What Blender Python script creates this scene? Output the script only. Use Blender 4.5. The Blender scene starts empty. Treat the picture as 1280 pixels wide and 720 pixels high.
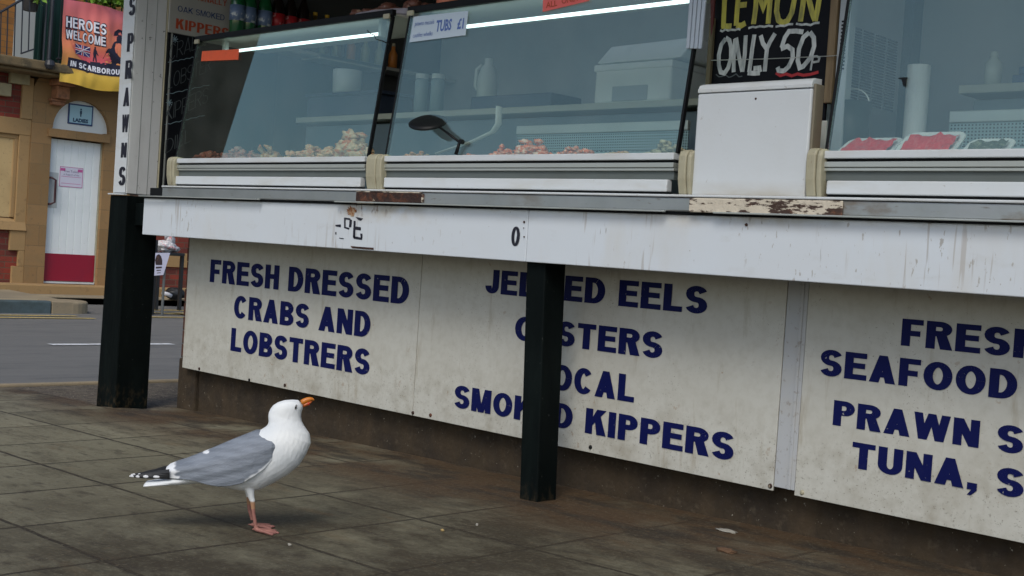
import bpy, bmesh, math, random
from mathutils import Vector, Matrix, noise as mn
rnd = random.Random(7)
sc = bpy.context.scene
COL = sc.collection
R_ = math.radians

# ------------------------------------------------------------------ camera
F_PX = 1582.0
H_CAM = 0.91
def _basis():
    dX = Vector((-1596, 148, -F_PX)).normalized()
    h = Vector((1, -0.066, 0))
    up = h.cross(dX).normalized()
    if up.y < 0: up = -up
    X = -dX
    Y = up.cross(X)
    return Matrix((X, Y, up))          # world = R @ cam
RC = _basis()
CAM = Vector((0, 0, H_CAM))
def ray(x, y): return RC @ Vector((x - 640, -(y - 360), -F_PX))
def onY(x, y, Y):
    d = ray(x, y); return CAM + d * ((Y - CAM.y) / d.y)
def onX(x, y, X):
    d = ray(x, y); return CAM + d * ((X - CAM.x) / d.x)
def onZ(x, y, Z):
    d = ray(x, y); return CAM + d * ((Z - CAM.z) / d.z)
GB = 0.024
def gz(X): return GB * (X + 3.64)
def onG(x, y):
    d = ray(x, y); return CAM + d * ((GB * 3.64 - H_CAM) / (d.z - GB * d.x))
cam = bpy.data.cameras.new('camera')
cam.sensor_width = 36; cam.lens = F_PX / 1280 * 36; cam.clip_start = .05; cam.clip_end = 2000
co = bpy.data.objects.new('camera', cam); COL.objects.link(co)
co.matrix_world = Matrix.Translation(CAM) @ RC.to_4x4()
sc.camera = co

# ------------------------------------------------------------------ world / light
SUN_EL, SUN_AZ = 47, -60        # azimuth: direction (deg, math) the light comes from
w = bpy.data.worlds.new('World'); sc.world = w; w.use_nodes = True
nt = w.node_tree; bg = nt.nodes['Background']
sky = nt.nodes.new('ShaderNodeTexSky'); sky.sky_type = 'NISHITA'; sky.sun_disc = False
sky.sun_elevation = R_(SUN_EL); sky.sun_rotation = R_(90 - SUN_AZ); sky.air_density = 1.0; sky.dust_density = 2.4; sky.ozone_density = 1.0
nt.links.new(sky.outputs[0], bg.inputs[0]); bg.inputs[1].default_value = 0.13
sl = bpy.data.lights.new('sun', 'SUN'); sl.energy = 1.25; sl.angle = R_(24); sl.color = (1, .97, .92)
so = bpy.data.objects.new('sun', sl); COL.objects.link(so)
sd = Vector((math.cos(R_(SUN_AZ)) * math.cos(R_(SUN_EL)), math.sin(R_(SUN_AZ)) * math.cos(R_(SUN_EL)), math.sin(R_(SUN_EL))))
so.rotation_euler = sd.to_track_quat('Z', 'Y').to_euler()
sc.view_settings.view_transform = 'Standard'; sc.view_settings.look = 'None'
sc.view_settings.exposure = 0.22; sc.view_settings.gamma = 1; sc.view_settings.use_curve_mapping = False

# ------------------------------------------------------------------ materials
def C4(c): return (c[0], c[1], c[2], 1)
def mat(name, base, rough=.6, metal=0, layers=(), bump=0, bscale=60, bstretch=(1, 1, 1), attr=None, brick=None, coat=0,
        spec=.5, alpha=None, emis=None, ramp=None, holes=None, trans=None):
    m = bpy.data.materials.new(name); m.use_nodes = True
    n = m.node_tree.nodes; L = m.node_tree.links
    b = n['Principled BSDF']
    b.inputs['Roughness'].default_value = rough; b.inputs['Metallic'].default_value = metal
    b.inputs['Specular IOR Level'].default_value = spec
    b.inputs['Coat Weight'].default_value = coat
    tc = n.new('ShaderNodeTexCoord')
    def vec(stretch, shift=(0, 0, 0)):
        mp = n.new('ShaderNodeMapping'); mp.inputs['Scale'].default_value = stretch; mp.inputs['Location'].default_value = shift
        L.new(tc.outputs['Object'], mp.inputs[0]); return mp.outputs[0]
    def mixc(fac, a, c):
        x = n.new('ShaderNodeMix'); x.data_type = 'RGBA'
        if hasattr(fac, 'links') or hasattr(fac, 'is_linked'): L.new(fac, x.inputs[0])
        else: x.inputs[0].default_value = fac
        for s, v in ((6, a), (7, c)):
            if isinstance(v, (tuple, list)): x.inputs[s].default_value = C4(v)
            else: L.new(v, x.inputs[s])
        return x.outputs[2]
    def mth(op, a, c=None):
        x = n.new('ShaderNodeMath'); x.operation = op
        for s, v in ((0, a), (1, c)):
            if v is None: continue
            if isinstance(v, (int, float)): x.inputs[s].default_value = v
            else: L.new(v, x.inputs[s])
        return x.outputs[0]
    def rng(v, lo, hi, a=0, c=1):
        x = n.new('ShaderNodeMapRange'); x.clamp = True
        for i, q in enumerate((v, lo, hi, a, c)):
            if isinstance(q, (int, float)): x.inputs[i].default_value = q
            else: L.new(q, x.inputs[i])
        return x.outputs[0]
    col = base
    bumps = []
    if attr:
        a = n.new('ShaderNodeVertexColor'); a.layer_name = attr; col = a.outputs[0]
    if ramp:                                   # ramp: (axis, z0, z1, [(pos, colour)...])
        sp = n.new('ShaderNodeSeparateXYZ'); L.new(tc.outputs['Object'], sp.inputs[0])
        cr = n.new('ShaderNodeValToRGB'); L.new(rng(sp.outputs[ramp[0]], ramp[1], ramp[2]), cr.inputs[0])
        e = cr.color_ramp.elements
        while len(e) < len(ramp[3]): e.new(.5)
        for k, (p, c) in enumerate(ramp[3]): e[k].position = p; e[k].color = C4(c)
        col = cr.outputs[0]
    if brick:
        bt = n.new('ShaderNodeTexBrick')
        sp = n.new('ShaderNodeSeparateXYZ'); L.new(tc.outputs['Object'], sp.inputs[0])
        cb = n.new('ShaderNodeCombineXYZ')
        wob = n.new('ShaderNodeTexNoise'); wob.inputs['Scale'].default_value = brick.get('wscale', 3)
        wob.inputs['Detail'].default_value = 6
        L.new(tc.outputs['Object'], wob.inputs['Vector'])
        wv = rng(wob.outputs[0], 0, 1, -brick.get('wob', .004), brick.get('wob', .004))
        ax = brick['axes']
        L.new(mth('ADD', mth('ADD', sp.outputs[ax[0]], wv), brick.get('sx', 0)), cb.inputs[0])
        L.new(mth('ADD', mth('ADD', sp.outputs[ax[1]], wv), brick.get('sy', 0)), cb.inputs[1])
        L.new(cb.outputs[0], bt.inputs['Vector'])
        bt.offset = brick.get('offset', .5); bt.squash = 1
        bt.inputs['Scale'].default_value = 1
        bt.inputs['Brick Width'].default_value = brick['w']; bt.inputs['Row Height'].default_value = brick['h']
        bt.inputs['Mortar Size'].default_value = brick.get('m', .006); bt.inputs['Mortar Smooth'].default_value = brick.get('ms', .3)
        bt.inputs['Bias'].default_value = 0
        bt.inputs['Color1'].default_value = C4(brick['c1']); bt.inputs['Color2'].default_value = C4(brick['c2'])
        bt.inputs['Mortar'].default_value = C4(brick['c3'])
        col = bt.outputs[0]
        bumps.append((mth('SUBTRACT', 1.0, bt.outputs['Fac']), brick.get('b', .4), brick.get('bd', .01)))
    for k, ly in enumerate(layers):
        nz = n.new('ShaderNodeTexNoise'); nz.inputs['Scale'].default_value = ly['s']
        nz.inputs['Detail'].default_value = ly.get('d', 6); nz.inputs['Roughness'].default_value = ly.get('r', .6)
        L.new(vec(ly.get('st', (1, 1, 1)), (3.1 * k, 1.7 * k, 2.3 * k)), nz.inputs['Vector'])
        fac = rng(nz.outputs[0], ly['lo'], ly['hi'], 0, ly.get('f', 1))
        for ms in ly.get('mask', ()):           # (axis, v0, v1): 0 at v0 -> 1 at v1
            sp = n.new('ShaderNodeSeparateXYZ'); L.new(tc.outputs['Object'], sp.inputs[0])
            fac = mth('MULTIPLY', fac, rng(sp.outputs[ms[0]], ms[1], ms[2]))
        if ly.get('nz2'):
            n2 = n.new('ShaderNodeTexNoise'); n2.inputs['Scale'].default_value = ly['nz2'][0]; n2.inputs['Detail'].default_value = 3
            L.new(vec((1, 1, 1), (9.1, 4.7 + k, 5.3)), n2.inputs['Vector'])
            fac = mth('MULTIPLY', fac, rng(n2.outputs[0], ly['nz2'][1], ly['nz2'][2]))
        col = mixc(fac, col, ly['c'])
    if isinstance(col, (tuple, list)): b.inputs['Base Color'].default_value = C4(col)
    else: L.new(col, b.inputs['Base Color'])
    if bump:
        nz = n.new('ShaderNodeTexNoise'); nz.inputs['Scale'].default_value = bscale; nz.inputs['Detail'].default_value = 8
        L.new(vec(bstretch), nz.inputs['Vector']); bumps.append((nz.outputs[0], bump, .01))
        L.new(rng(nz.outputs[0], .3, .7, max(0, rough - .08), min(1, rough + .08)), b.inputs['Roughness'])
    prev = None
    for v, s, dd in bumps:
        bp = n.new('ShaderNodeBump'); bp.inputs['Strength'].default_value = s; bp.inputs['Distance'].default_value = dd
        L.new(v, bp.inputs['Height'])
        if prev: L.new(prev, bp.inputs['Normal'])
        prev = bp.outputs[0]
    if prev: L.new(prev, b.inputs['Normal'])
    if emis: b.inputs['Emission Color'].default_value = C4(emis[0]); b.inputs['Emission Strength'].default_value = emis[1]
    if holes:                                  # perforated sheet: dark slots, pattern of the metal itself
        ax, p, z, r = holes
        sp = n.new('ShaderNodeSeparateXYZ'); L.new(tc.outputs['Object'], sp.inputs[0])
        u = mth('PINGPONG', sp.outputs[0], p / 2); v = mth('PINGPONG', sp.outputs[2], z / 2)
        hu = mth('LESS_THAN', u, p / 2 * r); hv = mth('LESS_THAN', v, z / 2 * r)
        L.new(mixc(mth('MULTIPLY', hu, hv), base, (.012, .02, .025)), b.inputs['Base Color'])
    if trans: b.inputs['Transmission Weight'].default_value = trans
    return m

def glass_mat(name, tint=(.93, .97, .95), film=.02, boost=1.0):
    m = bpy.data.materials.new(name); m.use_nodes = True
    n = m.node_tree.nodes; L = m.node_tree.links; n.clear()
    out = n.new('ShaderNodeOutputMaterial')
    tr = n.new('ShaderNodeBsdfTransparent'); tr.inputs[0].default_value = C4(tint)
    gl = n.new('ShaderNodeBsdfGlossy'); gl.inputs['Roughness'].default_value = .0; gl.inputs[0].default_value = (.80, 1, .88, 1)
    df = n.new('ShaderNodeBsdfDiffuse'); df.inputs[0].default_value = (.6, .62, .6, 1)
    lw = n.new('ShaderNodeLayerWeight'); lw.inputs[0].default_value = .5
    pw = n.new('ShaderNodeMath'); pw.operation = 'POWER'; L.new(lw.outputs['Facing'], pw.inputs[0]); pw.inputs[1].default_value = 5
    ma = n.new('ShaderNodeMath'); ma.operation = 'MULTIPLY_ADD'; L.new(pw.outputs[0], ma.inputs[0]); ma.inputs[1].default_value = .96 * boost; ma.inputs[2].default_value = .04 * boost
    m1 = n.new('ShaderNodeMixShader'); L.new(ma.outputs[0], m1.inputs[0]); L.new(tr.outputs[0], m1.inputs[1]); L.new(gl.outputs[0], m1.inputs[2])
    tc = n.new('ShaderNodeTexCoord')
    nz = n.new('ShaderNodeTexNoise'); nz.inputs['Scale'].default_value = 5; nz.inputs['Detail'].default_value = 8; L.new(tc.outputs['Object'], nz.inputs['Vector'])
    mr = n.new('ShaderNodeMapRange'); L.new(nz.outputs[0], mr.inputs[0]); mr.inputs[1].default_value = .35; mr.inputs[2].default_value = .7; mr.inputs[3].default_value = film * .5; mr.inputs[4].default_value = film * 1.8
    m2 = n.new('ShaderNodeMixShader'); L.new(mr.outputs[0], m2.inputs[0]); L.new(m1.outputs[0], m2.inputs[1]); L.new(df.outputs[0], m2.inputs[2])
    L.new(m2.outputs[0], out.inputs[0]); return m

brown = (.07, .04, .02)
WP = dict(s=9, lo=.45, hi=.75, f=.35, c=(.42, .40, .33))
MT = {}
MT['panel'] = mat('sign_white', (.50, .505, .455), .5, layers=[
    dict(s=3, lo=.4, hi=.75, f=.5, c=(.39, .38, .32)),
    dict(s=26, lo=.45, hi=.75, f=.3, c=(.30, .28, .22)),
    dict(s=170, lo=.66, hi=.72, f=.8, c=(.10, .075, .045), d=2, nz2=(5, .45, .6)),
    dict(s=11, lo=.45, hi=.8, f=.55, c=(.20, .17, .11), mask=((2, .30, .17),)),
    dict(s=120, lo=.60, hi=.68, f=.5, c=(.07, .055, .03), mask=((2, .23, .17),)),
    dict(s=14, lo=.68, hi=.76, f=.45, c=(.25, .16, .07), st=(3, 1, .25)),
    dict(s=9, lo=.60, hi=.78, f=.6, c=(.24, .19, .11), st=(2.5, 1, .35)),
    dict(s=26, lo=.66, hi=.70, f=.55, c=(.24, .13, .05), d=4, nz2=(4, .5, .6)),
], bump=.05, bscale=30)
MT['batten'] = mat('batten_white', (.40, .42, .43), .5, layers=[dict(s=50, lo=.6, hi=.7, f=.5, c=(.15, .11, .07), d=3), WP])
MT['navy'] = mat('navy_letter', (.004, .007, .066), .5, spec=.12, layers=[dict(s=40, lo=.6, hi=.8, f=.25, c=(.03, .03, .09)),
    dict(s=75, lo=.66, hi=.69, f=.8, c=(.34, .34, .32), d=5, nz2=(7, .5, .56))])
MT['fascia'] = mat('fascia_white', (.58, .635, .68), .4, layers=[
    dict(s=11, lo=.35, hi=.62, f=.7, c=(.42, .36, .24), mask=((0, -2.05, -1.85), (0, -1.25, -1.5), (2, .99, 1.06)), d=10),
    dict(s=30, lo=.58, hi=.62, f=.8, c=(.13, .055, .025), mask=((0, -2.0, -1.9), (0, -1.5, -1.7), (2, 1.02, 1.05)), st=(1, 1, .5), d=8),
    dict(s=11, lo=.35, hi=.65, f=.6, c=(.42, .36, .25), mask=((0, -.25, -.1), (0, .6, .4), (2, 1.03, 1.07)), d=10),
    dict(s=9, lo=.55, hi=.7, f=.5, c=(.33, .29, .21), mask=((2, 1.055, 1.077),), st=(1, 1, 2)),
    dict(s=22, lo=.60, hi=.64, f=.45, c=(.26, .21, .16), st=(2.2, 1, .13), d=2, nz2=(1.6, .50, .58)),
    dict(s=46, lo=.63, hi=.66, f=.6, c=(.22, .18, .13), st=(1.5, 1, .5), d=6, nz2=(2.1, .50, .56)),
    dict(s=3, lo=.55, hi=.75, f=.35, c=(.50, .46, .36), st=(1, 1, .4)),
    dict(s=2.5, lo=.4, hi=.75, f=.3, c=(.54, .55, .54)),
    dict(s=34, lo=.70, hi=.73, f=.8, c=(.10, .07, .045), st=(1.3, 1, .16), d=3, nz2=(2.5, .5, .6)),
    dict(s=45, lo=.70, hi=.735, f=.75, c=(.12, .09, .06), d=5, nz2=(3, .45, .6)),
    dict(s=5, lo=.6, hi=.8, f=.3, c=(.36, .34, .28), st=(1, 1, 3)),
], bump=.06, bscale=25, bstretch=(1, 1, .3))
MT['ghost'] = mat('ghost_letters', (.56, .615, .66), .5, layers=[dict(s=55, lo=.50, hi=.56, f=.75, c=(.26, .23, .19), d=5, nz2=(9, .42, .55))])
MT['black_letter'] = mat('black_letter', (.01, .01, .02), .5)
MT['post'] = mat('black_post_paint', (.003, .005, .005), .55, spec=.06, layers=[
    dict(s=12, lo=.45, hi=.8, f=.6, c=(.008, .013, .012), st=(1, 1, .25)),
    dict(s=40, lo=.5, hi=.66, f=.6, c=(.06, .045, .025), mask=((2, .09, -.05),), st=(1, 1, .6)),
    dict(s=50, lo=.68, hi=.72, f=.5, c=(.05, .055, .05)),
], bump=.12, bscale=35, bstretch=(1, 1, .2))
MT['steel'] = mat('dull_steel', (.42, .44, .44), .38, .75, layers=[
    dict(s=9, lo=.50, hi=.64, f=.75, c=(.24, .18, .12), st=(.6, 1, 1.4), nz2=(1.5, .45, .55)),
    dict(s=3, lo=.4, hi=.7, f=.6, c=(.28, .31, .30)),
    dict(s=40, lo=.64, hi=.74, f=.7, c=(.16, .11, .06), st=(.4, 1, 2)), ], bump=.08, bscale=20)
MT['alu'] = mat('anodised_trim', (.46, .49, .46), .4, .5, layers=[dict(s=6, lo=.45, hi=.75, f=.5, c=(.33, .34, .29), st=(.3, 1, 1))])
MT['greyrecess'] = mat('grey_recess', (.10, .12, .115), .6, layers=[dict(s=5, lo=.5, hi=.7, f=.3, c=(.07, .075, .06))])
MT['white_enamel'] = mat('white_enamel', (.56, .60, .62), .38, layers=[dict(s=7, lo=.5, hi=.7, f=.4, c=(.42, .40, .33), st=(.5, 1, 2)), 
    dict(s=3, lo=.45, hi=.75, f=.35, c=(.48, .47, .42)), dict(s=50, lo=.66, hi=.74, f=.5, c=(.2, .15, .1), st=(.6, 1, 1))])
MT['dark'] = mat('dark_rubber', (.006, .007, .008), .6, spec=.2)
MT['cream'] = mat('cream_plastic', (.36, .34, .24), .45, layers=[
    dict(s=14, lo=.45, hi=.75, f=.5, c=(.24, .21, .13)), dict(s=60, lo=.62, hi=.7, f=.6, c=(.14, .10, .06), st=(2, 2, .4))])
MT['rust'] = mat('rust', (.030, .012, .008), .85, layers=[
    dict(s=25, lo=.5, hi=.66, f=.9, c=(.13, .045, .02)), dict(s=30, lo=.66, hi=.69, f=.8, c=(.30, .25, .18)), dict(s=50, lo=.5, hi=.7, f=.6, c=(.02, .013, .01))],
    bump=.8, bscale=50)
MT['flake'] = mat('flaking_paint', (.55, .50, .40), .6, layers=[
    dict(s=13, lo=.50, hi=.53, f=1, c=(.045, .022, .014), st=(.5, 1, 1.7), d=8, r=.7),
    dict(s=20, lo=.58, hi=.7, f=.8, c=(.26, .10, .045), st=(.5, 1, 1.4)),
    dict(s=60, lo=.6, hi=.7, f=.5, c=(.2, .17, .12))], bump=.6, bscale=30)
MT['rust_stain'] = mat('rust_stain', (.24, .085, .022), .8, layers=[dict(s=55, lo=.42, hi=.62, f=.85, c=(.46, .36, .24)), dict(s=30, lo=.55, hi=.65, f=.8, c=(.10, .035, .015))])
MT['concrete'] = mat('plinth_concrete', (.040, .027, .013), .9, layers=[
    dict(s=6, lo=.4, hi=.7, f=.9, c=(.020, .014, .008)), dict(s=30, lo=.58, hi=.72, f=.5, c=(.09, .07, .045)),
    dict(s=8, lo=.5, hi=.7, f=.7, c=(.06, .04, .02), st=(1, 1, .4)),
    dict(s=70, lo=.68, hi=.72, f=.8, c=(.35, .33, .27))], bump=.7, bscale=28)
MT['interior'] = mat('interior_wall', (.36, .40, .42), .6, layers=[dict(s=2, lo=.4, hi=.7, f=.5, c=(.23, .26, .27))])
MT['shelfwhite'] = mat('shelf_laminate', (.50, .50, .42), .5, layers=[WP])
MT['woodtrim'] = mat('weathered_wood', (.22, .16, .085), .7, layers=[
    dict(s=30, lo=.4, hi=.7, f=.8, c=(.10, .065, .035), st=(1, 1, .1)), dict(s=14, lo=.55, hi=.75, f=.6, c=(.34, .28, .18), st=(1, 1, .15))], bump=.3, bscale=60, bstretch=(1, 1, .1))
MT['chalkboard'] = mat('blackboard', (.006, .007, .010), .6, spec=.12, layers=[dict(s=6, lo=.45, hi=.8, f=.4, c=(.016, .018, .02))])
MT['chalk_white'] = mat('chalk_white', (.52, .56, .55), .8, layers=[dict(s=45, lo=.42, hi=.68, f=.8, c=(.15, .19, .20), st=(1, 1, .25))])
MT['chalk_yellow'] = mat('chalk_yellow', (.50, .46, .08), .8, layers=[dict(s=45, lo=.42, hi=.68, f=.85, c=(.16, .17, .07), st=(1, 1, .25))])
MT['chalk_grey'] = mat('chalk_grey', (.07, .085, .09), .8)
MT['chalk_blue'] = mat('chalk_blue', (.22, .32, .36), .8)
MT['red_paint'] = mat('red_paint', (.35, .02, .025), .7)
MT['glass'] = glass_mat('case_glass', film=.014, boost=2.5)
MT['orange'] = mat('orange_label', (.75, .10, .02), .5, layers=[dict(s=30, lo=.4, hi=.7, f=.35, c=(.5, .07, .02))])
MT['tag_paper'] = mat('label_paper', (.50, .60, .68), .6)
MT['tag_blue'] = mat('label_blue_ink', (.10, .17, .42), .6)
MT['tag_red'] = mat('label_pink', (.75, .14, .12), .6)
MT['darkred'] = mat('dark_red', (.09, .008, .008), .6)
MT['foam'] = mat('white_foam', (.85, .88, .88), .7, layers=[dict(s=8, lo=.5, hi=.8, f=.25, c=(.45, .5, .52))], bump=.1, bscale=120)
MT['white_plastic'] = mat('white_plastic', (.60, .64, .60), .4)
MT['blueblack'] = mat('dark_blue_plastic', (.05, .07, .12), .5)
MT['grille'] = mat('perforated_steel', (.30, .38, .40), .5, .2, holes=(0, .026, .024, .58))
MT['lamp_black'] = mat('black_metal', (.006, .007, .008), .45, spec=.2)
MT['tube'] = mat('lit_tube', (1, 1, 1), .5, emis=((.82, .97, 1.0), 2.2))
MT['crab'] = mat('crab_shell', (.38, .18, .05), .5, layers=[
    dict(s=45, lo=.53, hi=.60, f=1, c=(.60, .48, .28)), dict(s=30, lo=.55, hi=.62, f=.9, c=(.60, .16, .05)), dict(s=70, lo=.6, hi=.7, f=.8, c=(.12, .08, .03))], bump=.5, bscale=80)
MT['pale_food'] = mat('crab_meat', (.66, .46, .27), .5, layers=[
    dict(s=60, lo=.48, hi=.58, f=.9, c=(.62, .22, .09)), dict(s=50, lo=.6, hi=.7, f=.8, c=(.28, .25, .2))], bump=.5, bscale=90)
MT['prawn'] = mat('prawn_pink', (.80, .20, .09), .4, layers=[dict(s=80, lo=.48, hi=.6, f=.9, c=(.78, .62, .50))], bump=.4, bscale=80)
MT['red_meat'] = mat('red_shellfish', (.66, .02, .03), .35, layers=[dict(s=50, lo=.45, hi=.65, f=.7, c=(.72, .14, .14), st=(3, 1, .6))], bump=.3, bscale=60)
MT['greenfood'] = mat('dark_mussels', (.06, .085, .06), .35, layers=[dict(s=50, lo=.5, hi=.6, f=.8, c=(.25, .28, .2))], bump=.5, bscale=60)
MT['tray'] = mat('white_tray', (.66, .70, .70), .35)
MT['green_bottle'] = mat('green_bottle', (.01, .09, .03), .15, coat=.5)
MT['cola'] = mat('dark_bottle', (.01, .006, .005), .15, coat=.5)
MT['juice'] = mat('yellow_bottle', (.07, .05, .01), .3)
MT['lbl_red'] = mat('red_wrap', (.35, .015, .02), .4, layers=[dict(s=20, lo=.6, hi=.64, f=.9, c=(.6, .5, .5))])
MT['lbl_blue'] = mat('blue_wrap', (.12, .18, .30), .4, layers=[dict(s=25, lo=.55, hi=.62, f=.9, c=(.6, .65, .65))])
MT['cap_yellow'] = mat('yellow_cap', (.5, .3, .01), .5)
MT['sign_board'] = mat('old_sign_white', (.34, .34, .31), .5, layers=[WP])
MT['ink_red'] = mat('ink_red', (.40, .06, .02), .6)
MT['ink_blue'] = mat('ink_blue', (.02, .05, .16), .6)

# ------------------------------------------------------------------ mesh tools
class MB:
    def __init__(s): s.v = []; s.f = []; s.smooth = False
    def add(s, vs, fs):
        k = len(s.v); s.v += [tuple(v) for v in vs]; s.f += [tuple(i + k for i in f) for f in fs]; return s
    def box(s, x0, x1, y0, y1, z0, z1):
        vs = [(x, y, z) for z in (z0, z1) for y in (y0, y1) for x in (x0, x1)]
        return s.add(vs, [(0, 2, 3, 1), (4, 5, 7, 6), (0, 1, 5, 4), (2, 6, 7, 3), (0, 4, 6, 2), (1, 3, 7, 5)])
    def hexa(s, bot, top):                    # two quads, same order
        vs = list(bot) + list(top)
        return s.add(vs, [(3, 2, 1, 0), (4, 5, 6, 7), (0, 1, 5, 4), (1, 2, 6, 5), (2, 3, 7, 6), (3, 0, 4, 7)])
    def tube(s, pts, rs, n=10, cap=True, flat=None):
        pts = [Vector(p) for p in pts]
        if isinstance(rs, (int, float)): rs = [rs] * len(pts)
        rings = []; up = None
        for i, p in enumerate(pts):
            t = (pts[min(i + 1, len(pts) - 1)] - pts[max(i - 1, 0)]).normalized()
            if up is None: up = Vector((0, 0, 1)) if abs(t.z) < .9 else Vector((1, 0, 0))
            a = t.cross(up).normalized(); b = a.cross(t).normalized(); up = b
            r = rs[i]; ra, rb = (r, r) if not isinstance(r, tuple) else r
            rings.append([p + a * math.cos(2 * math.pi * k / n) * ra + b * math.sin(2 * math.pi * k / n) * rb for k in range(n)])
        return s.loft(rings, cap)
    def loft(s, rings, cap=True, closed=True):
        n = len(rings[0]); vs = [v for r in rings for v in r]; fs = []
        for i in range(len(rings) - 1):
            for k in range(n if closed else n - 1):
                k2 = (k + 1) % n
                fs.append((i * n + k, i * n + k2, (i + 1) * n + k2, (i + 1) * n + k))
        if cap:
            fs.append(tuple(range(n - 1, -1, -1))); fs.append(tuple((len(rings) - 1) * n + k for k in range(n)))
        return s.add(vs, fs)
    def lathe(s, c, prof, n=20, axis='Z'):
        rings = []
        for r, h in prof:
            ring = []
            for k in range(n):
                a = 2 * math.pi * k / n; x, y = r * math.cos(a), r * math.sin(a)
                ring.append(Vector(c) + (Vector((x, y, h)) if axis == 'Z' else Vector((h, x, y)) if axis == 'X' else Vector((x, h, y))))
            rings.append(ring)
        return s.loft(rings)
    def prism(s, poly, fn, d):                # poly 2-D, fn(u,v,depth)->point
        n = len(poly)
        vs = [fn(u, v, 0) for u, v in poly] + [fn(u, v, d) for u, v in poly]
        fs = [tuple(range(n)), tuple(range(2 * n - 1, n - 1, -1))] + [(i, i + n, (i + 1) % n + n, (i + 1) % n) for i in range(n)]
        return s.add(vs, fs)
    def lump(s, c, r, seed=0, amp=.35, fr=1.4, sub=3):
        bm = bmesh.new(); bmesh.ops.create_icosphere(bm, subdivisions=sub, radius=1)
        for v in bm.verts:
            q = v.co.copy(); dsp = 1 + amp * mn.noise(q * fr + Vector((seed * 3.7, seed * 1.3, seed))) + amp * .5 * mn.noise(q * fr * 3 + Vector((seed, seed * 2.1, 0)))
            v.co = Vector(c) + Vector((q.x * r[0], q.y * r[1], q.z * r[2])) * dsp
        bm.verts.index_update()
        s.add([v.co for v in bm.verts], [[v.index for v in f.verts] for f in bm.faces]); bm.free(); return s
    def build(s, name, m, parent=None, bevel=0, smooth=False, seg=2):
        off = Vector((0, 0, 0)); p = parent
        while p is not None: off += p.location; p = p.parent
        me = bpy.data.meshes.new(name)
        me.from_pydata([tuple(Vector(v) - off) for v in s.v], [], s.f)
        me.update()
        bm = bmesh.new(); bm.from_mesh(me); bmesh.ops.recalc_face_normals(bm, faces=bm.faces); bm.to_mesh(me); bm.free()
        me.materials.append(m if not isinstance(m, str) else MT[m])
        if smooth:
            for p_ in me.polygons: p_.use_smooth = True
        o = bpy.data.objects.new(name, me); COL.objects.link(o)
        if parent is not None: o.parent = parent
        if bevel:
            bv = o.modifiers.new('bevel', 'BEVEL'); bv.width = bevel; bv.segments = seg; bv.limit_method = 'ANGLE'; bv.angle_limit = R_(40)
            if not smooth:
                for p_ in me.polygons: p_.use_smooth = False
        return o
def box(name, m, parent, x0, x1, y0, y1, z0, z1, bevel=0):
    return MB().box(x0, x1, y0, y1, z0, z1).build(name, m, parent, bevel)
def thing(name, label, cat, loc=(0, 0, 0), group=None):
    o = bpy.data.objects.new(name, None); COL.objects.link(o); o.location = loc
    o.empty_display_size = .1
    o['label'] = label; o['category'] = cat
    if group: o['group'] = group
    return o
def tag(o, label, cat, group=None):
    o['label'] = label; o['category'] = cat
    if group: o['group'] = group
    return o
def kind(o, k): o['kind'] = k; return o

# ------------------------------------------------------------------ lettering
def strip(pts, t, closed=False, tv=None):
    """polyline -> list of quads; t = thickness of vertical strokes, tv = of horizontal ones"""
    tv = tv or t
    P = [Vector(p) for p in pts]; n = len(P); L = []; Rr = []
    for i in range(n):
        a = P[(i - 1) % n] if (closed or i > 0) else P[i]; b = P[(i + 1) % n] if (closed or i < n - 1) else P[i]
        d1 = (P[i] - a); d2 = (b - P[i])
        d1 = d1.normalized() if d1.length > 1e-9 else d2.normalized(); d2 = d2.normalized() if d2.length > 1e-9 else d1
        d = (d1 + d2).normalized(); nn = Vector((-d.y, d.x)); k = max(.5, nn.dot(Vector((-d1.y, d1.x))))
        th = math.sqrt((nn.x * t) ** 2 + (nn.y * tv) ** 2) / 2 / k
        L.append(P[i] + nn * th); Rr.append(P[i] - nn * th)
    q = []
    for i in range(n if closed else n - 1):
        j = (i + 1) % n; q.append([tuple(L[i]), tuple(L[j]), tuple(Rr[j]), tuple(Rr[i])])
    return q
def arc(cx, cy, rx, ry, a0, a1, n=12):
    return [(cx + rx * math.cos(R_(a0 + (a1 - a0) * k / n)), cy + ry * math.sin(R_(a0 + (a1 - a0) * k / n))) for k in range(n + 1)]
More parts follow.
